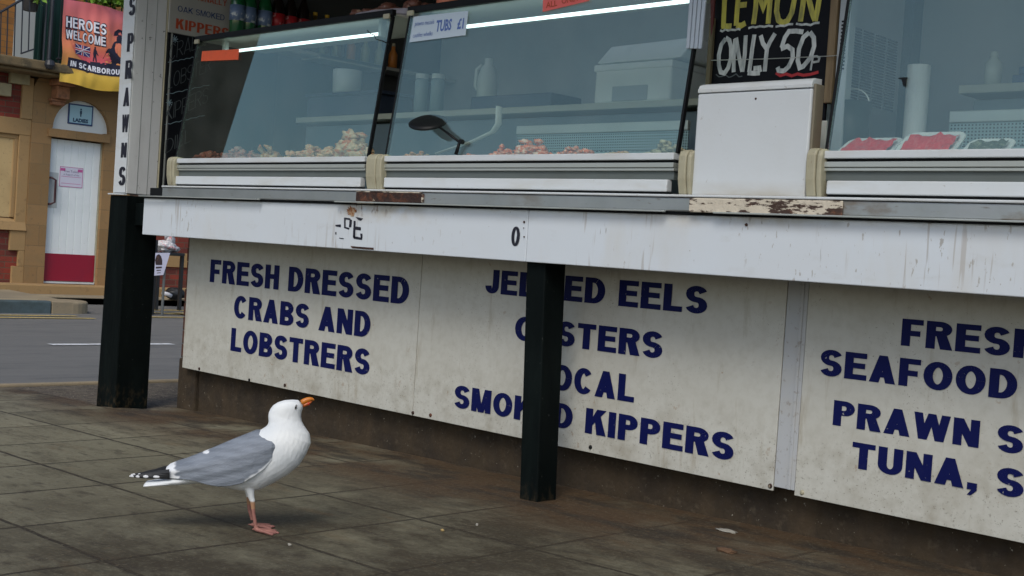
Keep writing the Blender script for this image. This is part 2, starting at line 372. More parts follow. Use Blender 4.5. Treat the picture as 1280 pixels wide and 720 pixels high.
def glyph(ch, t=.235, tv=.19, W=1.0):
    h = t / 2; hv = tv / 2
    def st(p, closed=False): return strip(p, t, closed, tv)
    def bar(x0, x1, y0, y1): return [[(x0, y0), (x1, y0), (x1, y1), (x0, y1)]]
    s = t * 1.12
    g = {}
    if ch == ' ': return .30 * W, []
    w = {'I': t, 'J': .56, 'E': .66, 'F': .61, 'L': .61, 'T': .68, 'M': .84, 'W': 1.04, 'O': .80, 'C': .74, 'A': .78, 'S': .68, 'P': .67, 'R': .73,
         'B': .71, 'D': .72, 'H': .71, 'N': .72, 'U': .71, 'K': .74, 'Y': .72, 'G': .78, ',': t, '.': t, '0': .56, '5': .56, '£': .6, '1': .4, 'V': .74, 'p': .5}.get(ch, .7) * W
    L = []
    if ch == 'A':
        L = [[(0, 0), (s, 0), (w / 2 + s * .42, 1), (w / 2 - s * .42, 1)], [(w - s, 0), (w, 0), (w / 2 + s * .42, 1), (w / 2 - s * .42, 1)], [(w * .2, .2), (w * .8, .2), (w * .74, .2 + tv), (w * .26, .2 + tv)]]
    elif ch in 'VY' and ch == 'V':
        L = [[(0, 1), (s, 1), (w / 2 + s * .4, 0), (w / 2 - s * .4, 0)], [(w - s, 1), (w, 1), (w / 2 + s * .4, 0), (w / 2 - s * .4, 0)]]
    elif ch == 'Y':
        L = [[(0, 1), (s, 1), (w / 2 + h * .9, .4), (w / 2 - h, .4)], [(w - s, 1), (w, 1), (w / 2 + h, .4), (w / 2 - h * .9, .4)]] + bar(w / 2 - h, w / 2 + h, 0, .42)
    elif ch == 'E': L = bar(0, t, 0, 1) + bar(t * .5, w, 1 - tv, 1) + bar(t * .5, w * .94, .5 - hv + .02, .5 + hv + .02) + bar(t * .5, w * 1.02, 0, tv)
    elif ch == 'F': L = bar(0, t, 0, 1) + bar(t * .5, w, 1 - tv, 1) + bar(t * .5, w * .88, .48 - hv, .48 + hv)
    elif ch == 'L': L = bar(0, t, 0, 1) + bar(t * .5, w, 0, tv)
    elif ch == 'T': L = bar(w / 2 - h, w / 2 + h, 0, 1 - tv * .5) + bar(0, w, 1 - tv, 1)
    elif ch == 'H': L = bar(0, t, 0, 1) + bar(w - t, w, 0, 1) + bar(t * .5, w - t * .5, .52 - hv, .52 + hv)
    elif ch == 'I': L = bar(0, t, 0, 1)
    elif ch == 'N': L = bar(0, t * .95, 0, 1) + bar(w - t * .95, w, 0, 1) + [[(0, 1), (t * 1.05, 1), (w, 0), (w - t * 1.05, 0)]]
    elif ch == 'M':
        a = t * .92; L = bar(0, a, 0, 1) + bar(w - a, w, 0, 1) + [[(0, 1), (a * 1.25, 1), (w / 2 + h * .6, 0), (w / 2 - h * .9, 0)], [(w - a * 1.25, 1), (w, 1), (w / 2 + h * .9, 0), (w / 2 - h * .6, 0)]]
    elif ch == 'W':
        a = t * .95; x = [0, w * .27, w * .5, w * .73, w]
        L = [[(0, 1), (a, 1), (x[1] + a * .5, 0), (x[1] - a * .5, 0)], [(x[1] - a * .5, 0), (x[1] + a * .5, 0), (x[2] + a * .45, 1), (x[2] - a * .45, 1)],
             [(x[3] - a * .5, 0), (x[3] + a * .5, 0), (x[2] + a * .45, 1), (x[2] - a * .45, 1)], [(w - a, 1), (w, 1), (x[3] + a * .5, 0), (x[3] - a * .5, 0)]]
    elif ch == 'K': L = bar(0, t, 0, 1) + [[(t * .8, .28), (t * .8, .58), (w - s * 1.15, 1), (w, 1)], [(t * 1.3, .56), (t * 1.3 + s * .7, .74), (w * 1.03, 0), (w * 1.03 - s * 1.15, 0)]]
    elif ch == 'O' or ch == '0': L = st(arc(w / 2, .5, w / 2 - h, .5 - hv, 0, 345, 23) , True)
    elif ch == 'C': L = st(arc(w / 2, .5, w / 2 - h, .5 - hv, 38, 322, 22))
    elif ch == 'G': L = st(arc(w / 2, .5, w / 2 - h, .5 - hv, 38, 330, 22)) + bar(w * .55, w, .38, .38 + tv) + bar(w - t, w, .12, .45)
    elif ch == 'S':
        ry = (1 - tv) / 4
        top = arc(w / 2, 1 - hv - ry, w / 2 - h, ry, 18, 270, 14); bot = arc(w / 2, hv + ry, w / 2 - h, ry, 90, -165, 14)
        L = st(top + bot[1:])
    elif ch == 'D': L = bar(0, t, 0, 1) + st([(t * .5, 1 - hv), (w * .42, 1 - hv)] + arc(w * .42, .5, w * .58 - h, .5 - hv, 80, -80, 12) + [(w * .42, hv), (t * .5, hv)])
    elif ch in 'PR':
        ym = .42 if ch == 'P' else .46; c = (1 + ym - 0) / 2; ry = (1 - ym) / 2 - hv
        L = bar(0, t, 0, 1) + st([(t * .5, 1 - hv), (w * .52, 1 - hv)] + arc(w * .52, c, w * .48 - h - (.0 if ch == 'P' else .02), ry, 78, -78, 10) + [(w * .52, ym + hv), (t * .5, ym + hv)])
        if ch == 'R': L += [[(w * .36, ym + tv * .6), (w * .36 + s * 1.0, ym + tv * .6), (w * 1.03, 0), (w * 1.03 - s * 1.15, 0)]]
    elif ch == 'B':
        L = bar(0, t, 0, 1)
        for y0, y1, wx in ((0, .55, w), (.45 + .0, 1, w * .95)):
            c = (y0 + y1) / 2; ry = (y1 - y0) / 2 - hv
            L += st([(t * .5, y1 - hv), (wx * .52, y1 - hv)] + arc(wx * .52, c, wx * .48 - h, ry, 78, -78, 10) + [(wx * .52, y0 + hv), (t * .5, y0 + hv)])
    elif ch == 'U': L = st([(h, 1), (h, .36)] + arc(w / 2, .36, w / 2 - h, .36 - hv, 190, 350, 12) + [(w - h, .36), (w - h, 1)])
    elif ch == 'J': L = st([(w - h, 1), (w - h, .32)] + arc(w / 2, .32, w / 2 - h, .32 - hv, -10, -180, 12))
    elif ch == ',': L = bar(0, t, 0, t * .95) + [[(t * .45, 0), (t, 0), (t * .45, -.2), (t * .05, -.2)]]
    elif ch == '.': L = bar(0, t, 0, t)
    elif ch == '1': L = bar(w - t, w, 0, 1) + [[(0, .72), (0, .86), (w - t * .5, 1), (w - t * .5, .84)]]
    elif ch == '£': L = st([(w * .9, .8)] + arc(w * .58, .72, w * .26, .2, 20, 180, 8) + [(w * .33, .1)]) + bar(0, w, 0, tv) + bar(0, w * .75, .4, .4 + tv * .8)
    return w, L
def text_polys(s, t=.21, tv=.175, W=1.0, gap=.105):
    x = 0; out = []; ext = []
    for ch in s:
        w, L = glyph(ch, t, tv, W)
        ext.append((x, x + w))
        out += [[(a + x, b) for a, b in q] for q in L]
        x += w + gap
    return out, ext
def letter_mb(mb, s, fn, u0, u1, v0, v1, span=None, t=.21, tv=.175, W=1.0, gap=.105, th=.0012, lean=0):
    """lay s so that char span[0] starts at u0 and char span[1] ends at u1; v0..v1 cap height. fn(u,v,d) d=out of face"""
    P, ext = text_polys(s, t, tv, W, gap)
    a, b = span or (0, len(s) - 1)
    k = (u1 - u0) / (ext[b][1] - ext[a][0]); x0 = ext[a][0]
    for i, q in enumerate(P):
        dd = th + (i % 31) * .00005
        poly = [(u0 + (x - x0) * k + lean * y, v0 + y * (v1 - v0)) for x, y in q]
        n = len(poly)
        mb.add([fn(u, v, dd) for u, v in poly], [tuple(range(n))])
    return mb
def font_mesh(mb, s, fn, u, v, size, align='LEFT', offset=0, width=None, th=.001, xs=1.0):
    cu = bpy.data.curves.new('t', 'FONT'); cu.body = s; cu.size = size; cu.align_x = align; cu.offset = offset; cu.resolution_u = 2
    o = bpy.data.objects.new('t', cu); COL.objects.link(o)
    me = o.to_mesh(depsgraph=bpy.context.evaluated_depsgraph_get()) if False else bpy.data.meshes.new_from_object(o)
    xsz = [p.co.x for p in me.vertices]
    k = xs
    if width and xsz: k = width / (max(xsz) - min(xsz))
    mb.add([fn(u + p.co.x * k, v + p.co.y, th) for p in me.vertices], [tuple(f.vertices) for f in me.polygons])
    bpy.data.objects.remove(o); bpy.data.meshes.remove(me); bpy.data.curves.remove(cu)
    return mb
def faceY(Y): return lambda u, v, d: Vector((u, Y - d, v))            # a face looking toward -Y
def faceX(X): return lambda u, v, d: Vector((X + d, u, v))            # a face looking toward +X (u = Y)

# ================================================================== GROUND
slab = mat('paving_slabs', (.14, .13, .1), .75, brick=dict(axes=(0, 1), w=.527, h=.555, offset=0, m=.0085, ms=.25, sx=3.125 + .527 * 20, sy=-1.675 + .555 * 20 + 0, c1=(.225, .212, .142), c2=(.160, .152, .100), c3=(.014, .010, .005), wob=.007, wscale=7, b=.7, bd=.012),
    layers=[
    dict(s=1.1, lo=.38, hi=.66, f=.5, c=(.10, .090, .055)),
    dict(s=5, lo=.50, hi=.66, f=.6, c=(.040, .030, .014), st=(.7, 1.6, 1), d=12, r=.75),
    dict(s=3.2, lo=.28, hi=.55, f=.9, c=(.026, .017, .0055), mask=((0, -5.0, -3.1),), st=(.8, 1.2, 1), d=12, r=.72),  # dirt, with the stall roof's shade painted in toward the right
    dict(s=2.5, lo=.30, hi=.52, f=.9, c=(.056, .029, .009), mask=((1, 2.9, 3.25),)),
    dict(s=5, lo=.50, hi=.62, f=.8, c=(.018, .013, .007), mask=((1, 2.7, 3.3),), st=(.6, 1.6, 1)),  # damp dirt plus painted loss of sky light close to the stall
    dict(s=16, lo=.56, hi=.68, f=.6, c=(.030, .022, .013), st=(.5, 1.6, 1)),
    dict(s=7, lo=.55, hi=.72, f=.5, c=(.12, .075, .03), st=(.5, 1.7, 1), nz2=(2, .45, .6)),
    dict(s=34, lo=.56, hi=.66, f=.55, c=(.02, .015, .008), st=(.5, 1.5, 1), d=10, r=.75),
    dict(s=90, lo=.55, hi=.70, f=.35, c=(.20, .18, .12), d=4),
    dict(s=230, lo=.71, hi=.75, f=.9, c=(.30, .29, .24), d=1, nz2=(6, .5, .6)),
    dict(s=60, lo=.66, hi=.72, f=.6, c=(.15, .10, .045), d=3),
    ], bump=.35, bscale=45)
asph = mat('asphalt', (.13, .13, .122), .85, layers=[
    dict(s=1.2, lo=.4, hi=.7, f=.6, c=(.17, .168, .155), st=(3, .35, 1)), dict(s=5, lo=.5, hi=.7, f=.5, c=(.06, .064, .066), st=(2, .4, 1)),
    dict(s=120, lo=.5, hi=.7, f=.5, c=(.17, .17, .16), d=2), dict(s=25, lo=.6, hi=.7, f=.35, c=(.05, .05, .05), st=(2, .5, 1))], bump=.5, bscale=150)
gravel = mat('gritty_edge', (.10, .08, .055), .95, layers=[dict(s=22, lo=.42, hi=.62, f=.9, c=(.035, .028, .02)), dict(s=60, lo=.58, hi=.66, f=.9, c=(.28, .25, .19)), dict(s=9, lo=.5, hi=.7, f=.6, c=(.14, .12, .09))], bump=1.0, bscale=50)
kerbm = mat('kerb_stone', (.27, .22, .14), .8, layers=[dict(s=5, lo=.45, hi=.7, f=.5, c=(.19, .165, .12)), dict(s=40, lo=.6, hi=.7, f=.6, c=(.1, .08, .055))], bump=.3, bscale=40)
farpave = mat('far_paving', (.30, .25, .16), .85, layers=[dict(s=.9, lo=.45, hi=.55, f=.7, c=(.20, .17, .12), st=(2, .6, 1)), dict(s=5, lo=.55, hi=.7, f=.5, c=(.12, .1, .075), st=(1, .4, 1))], bump=.3)
groundm = mat('earth', (.09, .085, .07), .95)
yel = mat('road_yellow', (.55, .42, .14), .8, layers=[dict(s=14, lo=.5, hi=.7, f=.8, c=(.22, .19, .12)), dict(s=50, lo=.5, hi=.6, f=.6, c=(.11, .11, .1))])
whi = mat('road_white', (.60, .62, .62), .8, layers=[dict(s=12, lo=.52, hi=.68, f=.8, c=(.25, .25, .25))])

kind(MB().add([(-600, -600, -.6), (600, -600, -.6), (600, 600, -.6), (-600, 600, -.6)], [(0, 1, 2, 3)]).build('ground', groundm), 'structure')
# pavement with a fine grid so that it is not perfectly flat
def pave_sheet(name, m, poly, dz, kindv='structure', thick=None):
    bm = MB(); bm.add([(x, y, gz(x) + dz) for x, y in poly], [tuple(range(len(poly)))]); return kind(bm.build(name, m), kindv)
slabedge = [(-7.44, 1.0), (-7.43, 3.30), (-7.25, 3.345), (-6.58, 3.385), (-6.40, 3.33), (-6.2, 3.5), (-6.2, 6.2), (6, 6.2), (6, -8), (-7.44, -8)]
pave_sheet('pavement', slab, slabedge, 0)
pave_sheet('pavement_edge_grit', gravel, [(-7.58, -8), (-7.58, 12), (6, 12), (6, -8)], -.012)
kb = MB(); kb.box(-7.635, -7.585, -8, 30, -.32, -.088)
kind(kb.build('kerb', kerbm, bevel=.012), 'structure')
kind(MB().add([(-15.6, -60, -.2), (-7.7, -60, -.2), (-7.7, 60, -.2), (-15.6, 60, -.2)], [(0, 1, 2, 3)]).build('road', asph), 'structure')
kind(MB().add([(-17.2, 7.66, -.196), (-15.0, 7.66, -.196), (-15.0, 60, -.196), (-17.2, 60, -.196)], [(0, 1, 2, 3)]).build('road_entry', asph), 'structure')
# far pavement (raised) + kerbs
fp = MB()
fp.hexa([(-18.2, -60, -.5), (-15.12, -60, -.5), (-15.12, 7.5, -.5), (-18.2, 7.5, -.5)], [(-18.2, -60, -.02), (-15.12, -60, -.06), (-15.12, 7.5, -.06), (-18.2, 7.5, -.02)])
fp.hexa([(-18.2, 7.5, -.5), (-16.75, 7.5, -.5), (-16.75, 60, -.5), (-18.2, 60, -.5)], [(-18.2, 7.5, -.022), (-16.75, 7.5, -.10), (-16.75, 60, -.10), (-18.2, 60, -.022)])
kind(fp.build('far_pavement', farpave), 'structure')
kdark = mat('kerb_painted', (.06, .085, .09), .8, layers=[dict(s=6, lo=.45, hi=.7, f=.6, c=(.03, .045, .04)), dict(s=3, lo=.5, hi=.7, f=.4, c=(.10, .16, .19))], bump=.2)
fk = MB()
for i in range(18):
    y1 = 7.12 - i * .92; fk.box(-15.12, -14.97, y1 - .915, y1, -.3, -.045)
kind(fk.build('far_kerb', kdark, bevel=.02), 'structure')
fk = MB(); fk.lathe((-15.28, 7.40, 0), [(0, -.3), (.31, -.3), (.31, -.07), (.29, -.05), (0, -.045)], 28)
fk.box(-15.13, -14.972, 7.125, 7.40, -.3, -.05)
kind(fk.build('far_kerb_end', kerbm, bevel=.01), 'structure')
kind(MB().box(-16.9, -16.75, 7.68, 30, -.3, -.095).build('back_kerb', kerbm, bevel=.015), 'structure')
for X0, X1 in ((-14.62, -14.50), (-14.27, -14.15)):
    kind(MB().add([(X0, -30, -.192), (X1, -30, -.192), (X1, 7.25 if X0 < -14.4 else 7.3, -.192), (X0, 7.25 if X0 < -14.4 else 7.3, -.192)], [(0, 1, 2, 3)]).build('yellow_line', yel), 'structure')
zz = MB()
zz.add([(-14.6, 8.0, -.191), (-14.48, 8.0, -.191), (-14.48, 14, -.191), (-14.6, 14, -.191)], [(0, 1, 2, 3)])
zz.add([(-15.6, 8.35, -.1905), (-15.35, 8.5, -.1905), (-14.95, 9.0, -.1905), (-15.2, 9.05, -.1905)], [(0, 1, 2, 3)])
zz.add([(-15.5, 9.5, -.1905), (-15.3, 8.9, -.1905), (-14.9, 8.95, -.1905), (-15.1, 9.7, -.1905)], [(0, 1, 2, 3)])
zz.add([(-15.9, 8.4, -.1903), (-15.75, 8.4, -.1903), (-15.75, 12, -.1903), (-15.9, 12, -.1903)], [(0, 1, 2, 3)])
kind(zz.build('road_marking', yel), 'structure')
for k in range(-6, 4):
    y0 = 5.28 + k * 2.6
    if k == 1: y0 = 6.75
    kind(MB().add([(-11.16, y0, -.194), (-11.03, y0, -.194), (-11.03, y0 + 1.25, -.194), (-11.16, y0 + 1.25, -.194)], [(0, 1, 2, 3)]).build('centre_dash', whi), 'structure')

# ================================================================== SEAFOOD STALL (fixed body)
XL, XR = -6.11, 2.2
stall = thing('seafood_stall', 'long white timber seafood kiosk on black posts with a rusty steel counter ledge', 'kiosk', (-2.5, 4.2, 0))
f1 = box('fascia_board', 'fascia', stall, XL, -3.2785, 3.38, 3.405, .884, 1.0765, .003)
f2 = box('fascia_board', 'fascia', stall, -3.2755, XR, 3.379, 3.404, .884, 1.0765, .003)
# remains of lettering on the fascia
fn = faceY(3.38)
m = MB()
lx = lambda x: onY(x, 280, 3.38).x
lz = lambda x, y: onY(x, y, 3.38).z
def fq(pts):
    m.add([onY(x, y, 3.3785) for x, y in pts], [tuple(range(len(pts)))])
for q in [[(430, 272), (432, 272), (432, 285), (430, 284)], [(432, 272), (438, 273), (438, 275), (432, 274.3)], [(437, 274), (440, 275), (439, 284), (436, 284)], [(430, 283), (437, 285), (436, 287), (430, 285)],
          [(442, 276), (444.5, 276), (444, 298), (441, 297)], [(444, 271), (454, 273), (451, 276), (448, 275)], [(444, 283), (451, 284), (451, 288), (444, 287)], [(442, 295), (452, 297), (453, 300), (442, 298.5)], [(450, 292), (453, 292), (453, 298), (451, 298)],
          [(419, 281), (426, 280.5), (426, 284), (419.5, 283)], [(419, 290), (420.5, 290), (420.5, 293), (419, 293)], [(424, 297), (430, 298), (429, 299), (424, 298)]]: fq(q)
a = onY(640.5, 283, 3.38); b_ = onY(651, 283, 3.38); c_ = onY(645, 307.5, 3.38)
letter_mb(m, '0', fn, a.x, b_.x, c_.z, a.z, t=.2, tv=.12, th=.0015)
m.build('lettering', 'black_letter', f1)
for (x, y, r) in [(655.5, 277.5, .0045), (655.5, 296, .003), (655, 285, .002)]:
    m = MB(); p = onY(x, y, 3.3795); m.lathe(p, [(0, -.001), (r, -.001), (r * .8, -.004), (0, -.004)], 10, 'Y')
    m.build('nail_head', 'rust', f1)
m = MB(); p = onY(933, 281, 3.3785); m.lathe(p, [(0, 0), (.0055, 0), (.004, -.004), (0, -.004)], 12, 'Y')
m.build('nail_head', 'rust', f2)
# rust stain and chipped bottom edge
st = MB(); rj = random.Random(12); pts = []
for k in range(40):
    a_k = 2 * math.pi * k / 40; rr_k = rj.uniform(.65, 1.15)
    pts.append((439.5 + 6.5 * rr_k * math.cos(a_k), 263 + (8 if math.sin(a_k) > 0 else 5) * rr_k * math.sin(a_k)))
st.add([onY(439.5, 262, 3.3783)] + [onY(x, y, 3.3783) for x, y in pts], [(0, k + 1, (k + 1) % 40 + 1) for k in range(40)]); st.build('rust_stain', 'rust_stain', f1)
st = MB(); pts = [(438, 307.5), (448, 308.3), (467, 309.7), (467, 312.3), (440, 310.2)]
st.add([onY(x, y, 3.3782) for x, y in pts], [tuple(range(5))]); st.build('chipped_edge', 'rust', f1)
# left end return of the fascia, soffit and counter board
box('end_board', 'fascia', stall, XL - .006, XL + .018, 3.407, 3.62, .886, 1.0745, .002)
soff = mat('soffit', (.10, .085, .06), .8, layers=[dict(s=5, lo=.4, hi=.7, f=.6, c=(.05, .04, .03))])
box('soffit', soff, stall, XL + .02, XR, 3.407, 3.66, .985, 1.02)
box('counter_board', 'dark', stall, XL + .002, XR, 3.411, 4.30, 1.055, 1.133)
LX0 = onY(203, 240, 3.36).x
# steel ledge : channel, dark gap under, bright lip above
box('ledge_shadow_gap', 'dark', stall, XL, XR, 3.372, 3.41, 1.0775, 1.0865)
box('ledge_channel', 'steel', stall, LX0, XR, 3.358, 3.41, 1.0875, 1.1325, .004)
lb = MB(); lb.box(XL, -5.0, 3.345, 3.358, 1.083, 1.0885); lb.box(-4.42, -2.62, 3.345, 3.358, 1.083, 1.0885); lb.box(-2.42, XR, 3.345, 3.358, 1.0825, 1.088)
lb.build('ledge_drip_edge', 'alu', stall, .0015)
box('ledge_lip', 'white_enamel', stall, LX0, XR, 3.352, 3.43, 1.134, 1.1425, .003)
# rusted-through and flaking stretches
p0 = onY(445, 250, 3.355); p1 = onY(527, 250, 3.355)
box('rusted_patch', 'rust', stall, p0.x, p1.x, 3.3525, 3.3575, 1.090, 1.1285, .003)
fe = MB(); fe.box(p0.x - .03, p0.x + .12, 3.352, 3.3575, 1.0805, 1.0895); fe.box(p1.x, p1.x + .012, 3.352, 3.3575, 1.092, 1.128); fe.box(p0.x, p1.x, 3.3515, 3.3575, 1.129, 1.133)
fe.build('flaking_rim', 'flake', stall, .002)
p0 = onY(862, 255, 3.355); p1 = onY(1054, 255, 3.355)
box('flaking_plate', 'flake', stall, p0.x, p1.x, 3.351, 3.3575, 1.085, 1.1318, .004)
# plinth
pl = MB()
N = 60
top = []; x0 = -6.18
pl.hexa([(x0, 3.735, -.2), (XR, 3.735, -.2), (XR, 3.95, -.2), (x0, 3.95, -.2)], [(x0, 3.715, .215), (XR, 3.715, .215), (XR, 3.95, .215), (x0, 3.95, .215)])
pl.build('plinth', 'concrete', stall, .006)
backb = mat('underside_board', (.2, .19, .16), .8)
box('backing_board', backb, stall, -6.0, XR, 3.669, 3.70, .216, .984)
# white battens between sign boards
bt = MB(); zb, zt = .178, .984
bt.box(-2.3145, -2.236, 3.652, 3.668, zb + .012, zt)
bt.box(-2.262, -2.25, 3.648, 3.652, zb + .012, zt)
bt.build('cover_strip', 'batten', stall, .0015)
# brick pier at the left end
brk = mat('pier_brick', (.2, .06, .04), .85, brick=dict(axes=(0, 2), w=.215, h=.075, m=.006, c1=(.12, .042, .024), c2=(.085, .036, .024), c3=(.05, .04, .03), wob=.004, wscale=20, b=.5, bd=.01),
          layers=[dict(s=8, lo=.5, hi=.7, f=.6, c=(.045, .03, .02))], bump=.6, bscale=40)
brk2 = mat('pier_brick_side', (.2, .06, .04), .85, brick=dict(axes=(1, 2), w=.215, h=.075, m=.006, c1=(.12, .042, .024), c2=(.085, .036, .024), c3=(.05, .04, .03), wob=.004, wscale=20, b=.5, bd=.01), bump=.6, bscale=40)
pr = MB()
rr = random.Random(3)
for k in range(10):
    z0 = .22 + k * .076; j = rr.uniform(-.006, .006)
    pr.box(-6.185 + j, -6.03, 3.70 + rr.uniform(-.002, .002), 3.95, z0, z0 + .074)
pr.build('brick_pier', brk, stall, .004)
MB().box(-6.20, -6.02, 3.695, 3.99, -.15, .218).build('pier_base', 'concrete', stall, .012)
box('end_wall', brk2, stall, -6.17, -6.05, 3.97, 5.5, -.1, .984)
# posts
def quadpost(name, b4, t4, z1, m_, bev):
    mm = MB(); mm.hexa([(x, y, z) for (x, y, z) in b4], [(x, y, z1) for x, y in t4]); return mm.build(name, m_, stall, bev)
p = quadpost('post', [(-6.50, 3.377, -.1), (-6.294, 3.377, -.1), (-6.294, 3.575, -.1), (-6.50, 3.575, -.1)], [(-6.474, 3.377), (-6.290, 3.377), (-6.290, 3.568), (-6.474, 3.568)], 1.088, 'post', .006)
box('post_packer', 'post', stall, -6.288, -6.14, 3.43, 3.565, .93, 1.05, .004)
p = quadpost('post', [(-3.213, 3.366, -.02), (-3.124, 3.366, -.02), (-3.124, 3.470, -.02), (-3.213, 3.470, -.02)], [(-3.303, 3.408), (-3.206, 3.408), (-3.206, 3.522), (-3.303, 3.522)], .983, 'post', .005)
# corner column above the left post
colm = mat('column_paint', (.60, .62, .62), .55, layers=[dict(s=10, lo=.5, hi=.75, f=.4, c=(.42, .43, .42), st=(1, 1, .3)), dict(s=35, lo=.66, hi=.7, f=.7, c=(.06, .06, .06))], bump=.06)
box('corner_column', colm, stall, -6.452, -6.305, 3.379, 3.560, 1.098, 2.95, .004)
box('column_cap_strip', 'white_enamel', stall, -6.47, -6.295, 3.360, 3.379, 1.090, 1.097)
cs = MB(); cs.box(-6.3045, -6.3035, 3.44, 3.4415, 1.098, 2.95); cs.box(-6.3045, -6.3035, 3.500, 3.5012, 1.098, 2.95)
cs.build('board_joint', 'greyrecess', stall)
edge = MB(); edge.box(-6.325, -6.296, 3.561, 3.567, 1.092, 2.95); edge.build('column_edge_strip', 'cream', stall, .003)
edge = MB(); edge.box(-6.33, -6.29, 3.5675, 3.585, 1.092, 2.95); edge.build('door_seal', 'dark', stall, .003)
edge = MB(); edge.box(-6.31, -6.284, 3.5855, 3.591, 1.092, 2.95); edge.build('channel_strip', 'alu', stall)
# vertical sign on the column
vs = thing('column_sign', 'tall narrow white sign board with PRAWNS in black letters running down the corner column', 'sign', (-6.38, 3.372, 1.1))
box('board', 'white_enamel', vs, -6.43, -6.306, 3.3705, 3.3785, 1.102, 2.6, .002)
m = MB(); fy = faceY(3.3705)
for ch, (xa, xb, yt, yb) in {'S ': (148, 156.5, 208.5, 231.5), 'N': (151, 158, 178.5, 197), 'W': (152, 160.3, 143.5, 165.5), 'A': (153.8, 161.5, 110, 133), 'R': (156, 165, 76, 99), 'P': (158.5, 166.5, 42, 65), 'S': (161, 169, -3, 20)}.items():
    a = onY(xa, yb, 3.3705); b_ = onY(xb, yb, 3.3705); c_ = onY(xa, yt, 3.3705)
    letter_mb(m, ch.strip(), fy, a.x, b_.x, a.z, c_.z, t=.30, tv=.14)
m.build('lettering', 'black_letter', vs)

# walls, ceiling, roof of the stall
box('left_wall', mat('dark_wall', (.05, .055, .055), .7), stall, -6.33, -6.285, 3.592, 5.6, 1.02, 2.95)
box('back_wall', 'interior', stall, -6.28, XR, 5.55, 5.6, -.1, 2.95)
box('lower_back_wall', backb, stall, XR - .04, XR, 3.70, 5.54, -.1, 2.94)
box('ceiling', mat('ceiling_dark', (.06, .06, .055), .8), stall, -6.28, XR, 3.40, 5.54, 2.70, 2.74)
roofm = mat('roof_felt', (.10, .10, .10), .9)
box('roof', roofm, stall, -6.6, XR + .3, 2.55, 5.8, 2.96, 3.10, .01)  # out of view; overhang shaped for the light on stall and glass
fb = mat('roof_fascia_blue', (.45, .47, .48), .5)
box('roof_fascia', fb, stall, -6.62, XR + .32, 2.50, 2.545, 2.82, 3.13, .005)
inner_floor = box('inner_floor', backb, stall, -6.0, XR - .05, 4.31, 5.54, .02, .06)

# ================================================================== SIGN BOARDS UNDER THE COUNTER
def sign(label, xa, xb, lines, screws):
    y = 3.655
    s_ = thing('sign_board', label, 'sign', (xa, y, .175), 'white sign boards under the counter')
    b = box('board', 'panel', s_, xa, xb, y - .004, y + .004, .175, .984, .0012)
    f = faceY(y - .004)
    for (txt, span, ua, ub, za, zb_, W) in lines:
        m = MB(); letter_mb(m, txt, f, ua, ub, za, zb_, span=span, W=W, t=.262, tv=.20, gap=.09)
        m.build('lettering', 'navy', s_)
    for i, (sx, sz, mm) in enumerate(screws):
        MB().lathe((sx, y - .004, sz), [(0, 0), (.0085, 0), (.0075, -.003), (.004, -.005), (0, -.005)], 14, 'Y').build('screw', mm, s_)
    return s_
def sc_(x, y): q = onY(x, y, 3.65); return q.x, q.z
scr = lambda lst: [(*sc_(x, y), m_) for x, y, m_ in lst]
sign('white board reading FRESH DRESSED CRABS AND LOBSTRERS in navy at the left end', -6.085, -4.168, [
    ('FRESH DRESSED', None, -5.860, -4.240, .656, .776, 1), ('CRABS AND', None, -5.612, -4.492, .486, .603, 1), ('LOBSTRERS', None, -5.624, -4.480, .314, .433, 1)],
    scr([(249, 461, 'rust'), (311.5, 475, 'lamp_black'), (356, 481.5, 'rust'), (516, 516, 'rust')]))
sign('white board reading JELLIED EELS, OYSTERS, LOCAL SMOKED KIPPERS in navy, behind the middle post', -4.165, -2.317, [
    ('JELLIED EELS', None, -3.760, -2.636, .742, .840, 1), ('OYSTERS', None, -3.572, -2.820, .565, .662, 1), ('LOCAL', (2, 4), onY(719, 475, 3.655).x, -2.935, .392, .492, 1), ('SMOKED KIPPERS', None, -3.903, -2.482, .247, .343, 1)],
    scr([(538, 519, 'rust'), (738, 559, 'lamp_black'), (962.5, 607.5, 'rust')]))
sign('white board reading FRESH SEAFOOD, PRAWN, TUNA in navy, at the right under the counter', -2.234, -.42, [
    ('FRESH', (0, 3), -1.895, -1.552, .706, .790, 1), ('SEAFOOD', None, -2.171, -1.522, .582, .668, 1), ('PRAWN S', (0, 4), -2.111, -1.623, .427, .508, 1), ('TUNA, S', (0, 4), -2.034, -1.618, .301, .384, 1)],
    scr([(1002.5, 615.5, 'cream')]))
